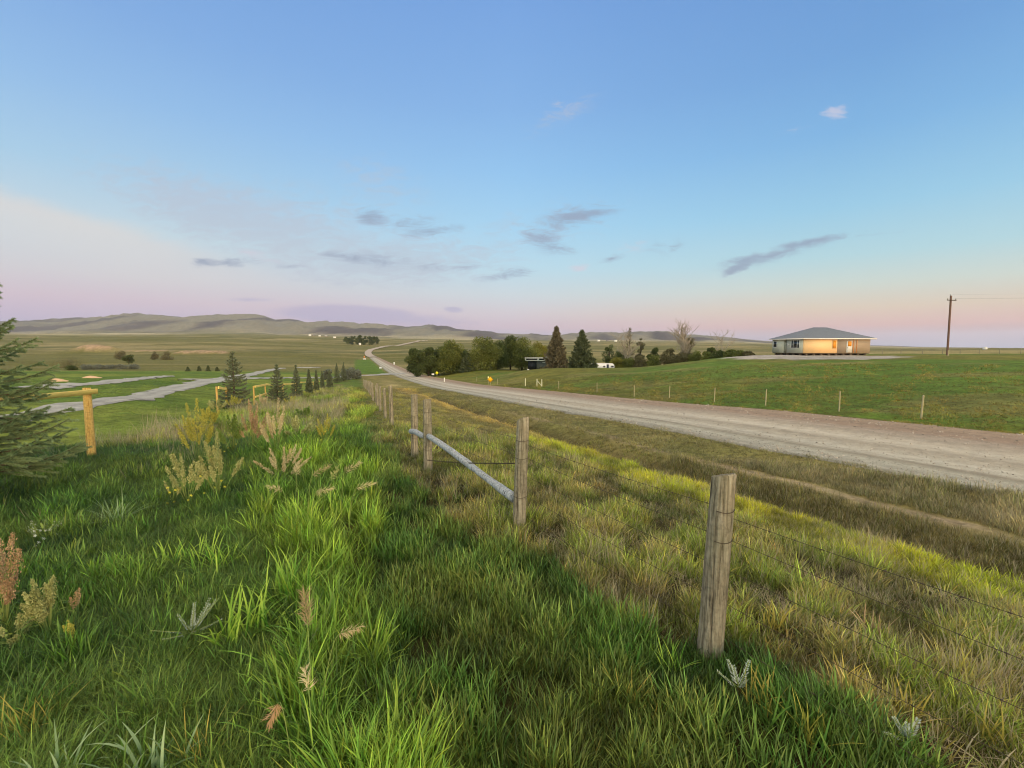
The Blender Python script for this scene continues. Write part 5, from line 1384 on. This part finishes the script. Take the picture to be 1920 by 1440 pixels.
def blobs(base, tip, n, s_, rad, r_):
    base = np.array(base); tip = np.array(tip); u = r_.random(n)
    P_ = base + (tip - base) * u[:, None] + r_.normal(0, 1, (n, 3)) * (rad * (.35 + np.sin(np.clip(u, 0, 1) * pi * .9 + .25)) * .6)[:, None]
    ax = (tip - base) / (np.linalg.norm(tip - base) + 1e-6); d = r_.normal(0, .55, (n, 3)) + ax; d /= np.linalg.norm(d, axis=1, keepdims=True)
    a = np.cross(d, r_.normal(0, 1, (n, 3))); a /= np.linalg.norm(a, axis=1, keepdims=True); L_ = (s_ * 1.25 * r_.uniform(.6, 1.3, n))[:, None]
    V_ = np.stack([P_ - d * L_ * .5, P_ + a * L_ * .2, P_ + d * L_ * .5, P_ - a * L_ * .2], 1).reshape(-1, 3)
    return V_, np.arange(n * 4).reshape(-1, 4)


def seedhead(px, py, Ht, leanx, leany, mat, label, seed, head=.2, n=34, nod=.1, group='brome seed heads', L_=.035):
    p = ground_pt(px, py); r_ = np.random.default_rng(seed); e_ = empty('seed_grass', p)
    u = np.linspace(0, 1, 12); pts = np.c_[leanx * u ** 1.6, leany * u ** 1.6, Ht * np.sin(u * pi / 2 * .96)]; pts[:, 2] -= nod * np.clip(u - .7, 0, 1) * .8
    obj('stem', MB().tube(pts, np.linspace(.0024, .0012, 12), 5).mesh('stem', M_stem, True), e_)
    ab = pts[-1] - pts[-2]; ab /= np.linalg.norm(ab); b0 = pts[-3]; tip = pts[-1] + ab * head * .5
    V_, Q_ = spikelets(b0, tip, int(n * 1.5), L_ * .62, .0019, r_, .95, nod * 3)
    obj('seed_head', MB().add(V_, Q_, None, r_.random()).mesh('seed_head', mat), e_)
    m_ = MB()
    for k in range(4):
        a = r_.random() * 6.28; v, q_ = blade(np.array([0, 0, Ht * (.05 + .15 * k)]), np.array([cos(a), sin(a)]), .26, .007, 1.2, 5, .3); m_.add(v, q_, None, r_.random())
    obj('leaf', m_.mesh('leaf', M_bgreen, True), e_)
    return tag(e_, label, 'seed grass', group)


seedhead(588, 1400, .60, -.08, .15, M_seed, 'upright golden brome seed head rising over the bright grass, nearest and tallest', 1, .30, 70, .02, L_=.11)
seedhead(600, 1400, .56, .08, .2, M_seed, 'pale brome head arching right beside the tallest golden one', 2, .22, 44, .30, L_=.09)
seedhead(552, 1500, .50, -.10, .05, M_rust, 'drooping pinkish straw seed head at the bottom left of the tall grass', 3, .16, 60, .5, L_=.10)
seedhead(590, 1490, .46, -.07, .12, M_seed, 'loose straw seed head below the tallest golden one', 4, .2, 40, .1, L_=.08)
for k, (px_, py_, h_, lx, l_) in enumerate([(545, 1010, .50, -.12, 'slender nodding seed head left of the dry head cluster'), (560, 1010, .66, -.02, 'purplish seed head leaning left in the dry head cluster'), (578, 1012, .66, .06, 'purplish seed head leaning right in the dry head cluster'), (585, 1012, .48, .05, 'low straw seed head under the dry head cluster'), (622, 1005, .60, .0, 'green seed head right of the dry head cluster'), (640, 1000, .66, .06, 'tall pale seed head at the right of the dry head cluster'), (655, 1008, .52, .1, 'short arching seed head at the far right of the dry head cluster')]):
    seedhead(px_, py_, h_ * 1.1, lx, .05, M_seed if k != 4 else M_pig, l_, 11 + k, .3, 34, .12, 'seed heads in the middle of the berm', L_=.11)


def spike_weed(name, px, py, Ht, R_, nsp, mat, label, seed, dens=60, leaf=M_leafg, cat='weed', group=None, flowers=0, size=.012, fat=.012, petal=None, nleaf=16, leafl=.09):
    p = ground_pt(px, py); r_ = np.random.default_rng(seed); e_ = empty(name, p); st = MB(); fl = MB(); lf = MB(); big_ = group == 'weed clumps on the berm'; Ht *= 1.7 if big_ else 1.28; R_ *= 1.2 if big_ else 1; dens = int(dens * 2.6)
    for k in range(nsp):
        a = r_.random() * 6.28; rr_ = R_ * math.sqrt(r_.random()); h_ = Ht * r_.uniform(.6, 1.0) * (1.05 - .35 * rr_ / R_)
        mid = np.array([rr_ * .45 * cos(a), rr_ * .45 * sin(a), h_ * .5]); tip = np.array([rr_ * cos(a), rr_ * sin(a), h_])
        st.tube([(0, 0, 0), tuple(mid), tuple(tip)], [.004, .003, .001], 5)
        V_, Q_ = blobs(mid + (tip - mid) * .15, tip, dens, size, fat, r_); fl.add(V_, Q_, None, np.repeat(np.clip(r_.random() * .5 + r_.random(len(V_) // 4) * .5, 0, 1), 4))
    for k in range(nleaf):
        a = r_.random() * 6.28; z_ = r_.uniform(0, Ht * .55); rad = R_ * .45 * z_ / Ht * 1.3
        v, q_ = blade(np.array([rad * cos(a), rad * sin(a), z_]), np.array([cos(a), sin(a)]), leafl * r_.uniform(.7, 1.4), leafl * .22, 1.1, 4, .8); lf.add(v, q_, None, r_.random())
    obj('stem', st.mesh('stem', M_stem, True), e_); obj('seed_spike', fl.mesh('seed_spike', mat), e_)
    if nleaf: obj('leaf', lf.mesh('leaf', leaf, True), e_)
    for k in range(flowers):
        a = r_.random() * 6.28; c = np.array([R_ * r_.uniform(.2, 1.0) * cos(a), R_ * r_.uniform(.2, 1) * sin(a) - R_ * .4, Ht * r_.uniform(.12, .5)]); m_ = MB()
        for j_ in range(5):
            b_ = j_ * 2 * pi / 5; d = np.array([cos(b_), -.35, sin(b_) * .8]); s_ = np.array([-sin(b_), 0, cos(b_)]) * .0035
            m_.add([c, c + d * .012 + s_, c + d * .022, c + d * .012 - s_], [[0, 1, 2, 3]])
        obj('flower', m_.mesh('flower', petal or M_petal), e_)
    return tag(e_, label, cat, group)


spike_weed('dock_plant', 12, 1190, .66, .12, 9, M_rust, 'tall rusty dock plant at the very left edge', 21, 150, size=.014, fat=.018, cat='dock')
spike_weed('pigweed', 95, 1200, .42, .13, 13, M_pig, 'pale green pigweed with thick upright spikes right of the rusty dock', 22, 130, size=.013, fat=.014, nleaf=10, leafl=.07)
spike_weed('dock_plant', 146, 1170, .34, .04, 3, M_rust, 'small pink dock spike behind the pale pigweed', 23, 60, size=.01, fat=.008, cat='dock', nleaf=3)
spike_weed('pigweed', 30, 1225, .26, .14, 6, M_pig, 'low sprawling pigweed between the rusty dock and pale pigweed', 24, 70, size=.012, fat=.011)
spike_weed('pigweed', 140, 1225, .22, .05, 3, M_yg, 'small yellow green sprig right of the pale pigweed', 25, 30, size=.012, fat=.008, nleaf=4)
spike_weed('yellow_weed', 372, 880, .86, .30, 14, M_yg, 'tall yellow green weed clump, highest left of the rusty clump', 31, 120, size=.022, fat=.022, group='weed clumps on the berm')
spike_weed('yellow_weed', 352, 950, .50, .22, 10, M_pig, 'grey green weed in front of the tall yellow green clump', 32, 110, size=.018, fat=.018, flowers=5, group='weed clumps on the berm')
spike_weed('yellow_weed', 412, 940, .62, .26, 12, M_pig, 'bushy olive weed with yellow flowers at its foot', 33, 130, size=.02, fat=.02, flowers=6, group='weed clumps on the berm')
spike_weed('yellow_weed', 325, 945, .26, .1, 3, M_pig, 'small pale sprig with curled leaves left of the flowering weed', 34, 60, size=.014, fat=.012, flowers=2, group='weed clumps on the berm')
spike_weed('rusty_weed', 475, 850, .72, .26, 14, M_rust, 'rusty orange weed clump in the middle of the berm', 35, 120, size=.02, fat=.018, group='weed clumps on the berm')
spike_weed('rusty_weed', 520, 858, .72, .26, 12, M_seed, 'tan feathery weed clump right of the rusty one', 36, 120, size=.02, fat=.02, group='weed clumps on the berm')
spike_weed('yellow_weed', 437, 852, .60, .30, 12, M_leafg, 'leafy green weed between the yellow green and rusty clumps', 37, 110, size=.024, fat=.026, flowers=4, group='weed clumps on the berm')
spike_weed('tan_weed', 532, 905, .40, .34, 16, M_seed, 'low wide straw coloured weed in front of the tan feathery one', 38, 90, size=.017, fat=.016, group='weed clumps on the berm')
spike_weed('yellow_weed', 612, 842, .55, .22, 9, M_yg, 'yellow green weed standing alone right of the rusty clump', 39, 90, size=.02, fat=.016, flowers=3, group='weed clumps on the berm')
for k, (px_, py_, h_, mt, l_) in enumerate([(440, 770, .75, M_yg, 'weed clump at the foot of the tallest young spruce'), (490, 768, .7, M_seed, 'straw weed clump between the first two young spruces'), (408, 775, .7, M_pig, 'pale weed left of the tallest young spruce'), (545, 765, .6, M_yg, 'weed clump before the third young spruce'), (395, 800, .55, M_yg, 'short yellow weed before the pale weed by the spruce'), (575, 790, .55, M_leafg, 'leafy green weed behind the lone yellow green weed'), (560, 830, .5, M_pig, 'pale upright weed left of the lone yellow green weed')]):
    spike_weed('yellow_weed', px_, py_, h_, .4, 12, mt, l_, 50 + k, 80, size=.035, fat=.035, group='weed clumps near the young spruces')
spike_weed('white_flower_plant', 85, 1015, .22, .2, 6, M_silver, 'low plant with tiny white flowers on the left', 61, 14, size=.008, fat=.02, flowers=9, petal=M_wpetal, nleaf=14)


def tuft(name, px, py, n, L_, w_, spread, mat, label, seed, droop=.8, lean=.5, group=None, dirx=None):
    p = ground_pt(px, py); r_ = np.random.default_rng(seed); m_ = MB()
    for k in range(n):
        a = r_.random() * 6.28 if dirx is None else dirx + r_.normal(0, .7)
        o_ = r_.normal(0, spread, 2); v, q_ = blade(np.array([o_[0], o_[1], 0]), np.array([cos(a), sin(a)]), L_ * r_.uniform(.55, 1.15), w_ * r_.uniform(.7, 1.3), droop * r_.uniform(.3, 1.4), 7, abs(r_.normal(lean, .25)))
        m_.add(v, q_, None, np.clip(r_.random() + np.repeat(np.linspace(-.1, .2, 8), 2), 0, 1))
    o = obj(name, m_.mesh(name, mat, True), None, p); return tag(o, label, 'grass tuft', group)


TG = 'separate grass tufts on the left'
tuft('grass_tuft', 215, 985, 90, .42, .006, .05, M_bluegr, 'spiky grey green tuft spreading like a star left of the berm', 1, .7, .75, TG)
tuft('grass_tuft', 340, 1065, 46, .30, .012, .07, M_bgreen, 'bright broad leaved tuft left of the tall grass band', 2, .8, .5, TG)
tuft('grass_tuft', 405, 1075, 70, .34, .011, .09, M_bgreen, 'large bright tuft next to the tall grass band', 3, .8, .45, TG)
tuft('grass_tuft', 175, 1090, 14, .26, .012, .02, M_bgreen, 'small forked green tuft above the pale pigweed', 4, .5, .35, TG)
tuft('grass_tuft', 222, 1080, 16, .24, .011, .03, M_bgreen, 'small bright tuft right of the forked one', 5, .7, .4, TG)
tuft('grass_tuft', 435, 1210, 34, .42, .014, .05, M_bgreen, 'tall broad leaved tuft beside the silver leaved plant', 6, .8, .3, TG)
tuft('grass_tuft', 490, 1190, 40, .38, .014, .07, M_bgreen, 'broad leaved tuft leaning right at the edge of the tall grass', 7, 1.0, .4, TG)
tuft('golden_tuft', 55, 1385, 60, .26, .006, .05, M_gold, 'golden green tuft in the lower left corner', 8, .5, .4, TG)
tuft('grass_tuft', 280, 1475, 30, .30, .016, .06, M_bluegr, 'bluish broad leaved tuft at the bottom edge of the picture', 9, .8, .4, TG)
tuft('grass_tuft', 140, 1480, 20, .28, .012, .04, M_bluegr, 'thin grey green tuft at the bottom left edge', 10, .9, .5, TG)
tuft('golden_tuft', 370, 1440, 26, .28, .005, .04, M_gold, 'small golden tuft near the bottom edge', 11, .4, .35, TG)
tuft('grass_tuft', 560, 1130, 60, .46, .012, .08, M_bgreen, 'tallest bright tuft at the left edge of the tall grass band', 12, .8, .3, TG)
for k in range(10):
    px_ = [1180, 1262, 1420, 1505, 1590, 1700, 1810, 1450, 1640, 1860][k]; py_ = [1330, 1265, 1330, 1385, 1300, 1350, 1290, 1180, 1200, 1400][k]
    tuft('golden_tuft', px_, py_, 26, .22, .008, .035, [M_gold, M_bgreen, M_gold, M_yg, M_gold, M_gold, M_yg, M_gold, M_rust, M_gold][k],
         ['green gold tuft left of the nearest post', 'gold tuft at the foot of the nearest post', 'gold tuft right of the nearest post', 'yellow green tuft on the lower slope', 'gold tuft midway down the right slope', 'gold tuft low on the right slope', 'yellow tuft toward the right edge', 'gold tuft behind the nearest post', 'reddish dry tuft on the right slope', 'gold tuft in the lower right corner'][k], 70 + k, .4, .4, 'golden tufts on the right slope')


def silver_plant(px, py, label, seed, n=7, L_=.2, flat=1.0):
    p = ground_pt(px, py); r_ = np.random.default_rng(seed); p[2] += .09; e_ = empty('silver_plant', p); st = MB(); lf = MB()
    for k in range(n):
        a = r_.uniform(0, 6.28); el = r_.uniform(.25, 1.2) * flat; d = np.array([cos(a) * cos(el), sin(a) * cos(el), sin(el)]); l_ = L_ * r_.uniform(.6, 1.1)
        st.tube([(0, 0, .02), tuple(d * l_)], .002, 4); s_ = np.cross(d, [0, 0, 1]); s_ /= np.linalg.norm(s_)
        for j_ in range(12):
            u = .25 + .75 * j_ / 12; c = d * l_ * u
            for sg in (-1, 1):
                dd = d * .6 + s_ * sg * .8 + np.array([0, 0, .25]); dd /= np.linalg.norm(dd); ll = .026 * (1.15 - u * .6); k2 = np.cross(dd, d) ; k3 = np.cross(dd, k2 / (np.linalg.norm(k2) + 1e-6)) * .0035
                lf.add([c, c + dd * ll * .5 + k3, c + dd * ll, c + dd * ll * .5 - k3] + r_.normal(0, .0015, 3), [[0, 1, 2, 3]], None, r_.random() * .7)
    obj('stem', st.mesh('stem', M_stem), e_); obj('leaf', lf.mesh('leaf', M_silver), e_)
    return tag(e_, label, 'silver leaved plant', 'silver leaved plants')


silver_plant(362, 1215, 'silver leaved plant with toothed white fronds in the dark grass', 1, 11, .26, .9)
silver_plant(1385, 1325, 'small silver sprig at the right of the nearest post foot', 2, 5, .16, 1.2)
silver_plant(1700, 1425, 'small silver sprig near the bottom edge on the right', 3, 5, .14, 1.1)


# ------------------------------------------------------------------ air: one closed box of thin even haze
hm = bpy.data.materials.new('haze'); hm.use_nodes = True; hn = hm.node_tree; hn.nodes.clear()
pv = hn.nodes.new('ShaderNodeVolumePrincipled'); pv.inputs['Color'].default_value = (.82, .87, .98, 1); pv.inputs['Density'].default_value = HAZE; pv.inputs['Anisotropy'].default_value = .2
ho = hn.nodes.new('ShaderNodeOutputMaterial'); hn.links.new(pv.outputs[0], ho.inputs['Volume'])
zlo = float(min(GZ.min(), 0)) - 1.0; zhi = float(GZ.max()) + 20
hb = MB().box((0, 0, (zlo + zhi) / 2), (31000, 31000, zhi - zlo))
tag(obj('haze', hb.mesh('haze', hm)), 'thin evening haze filling the valley and plain', None, None, 'stuff')
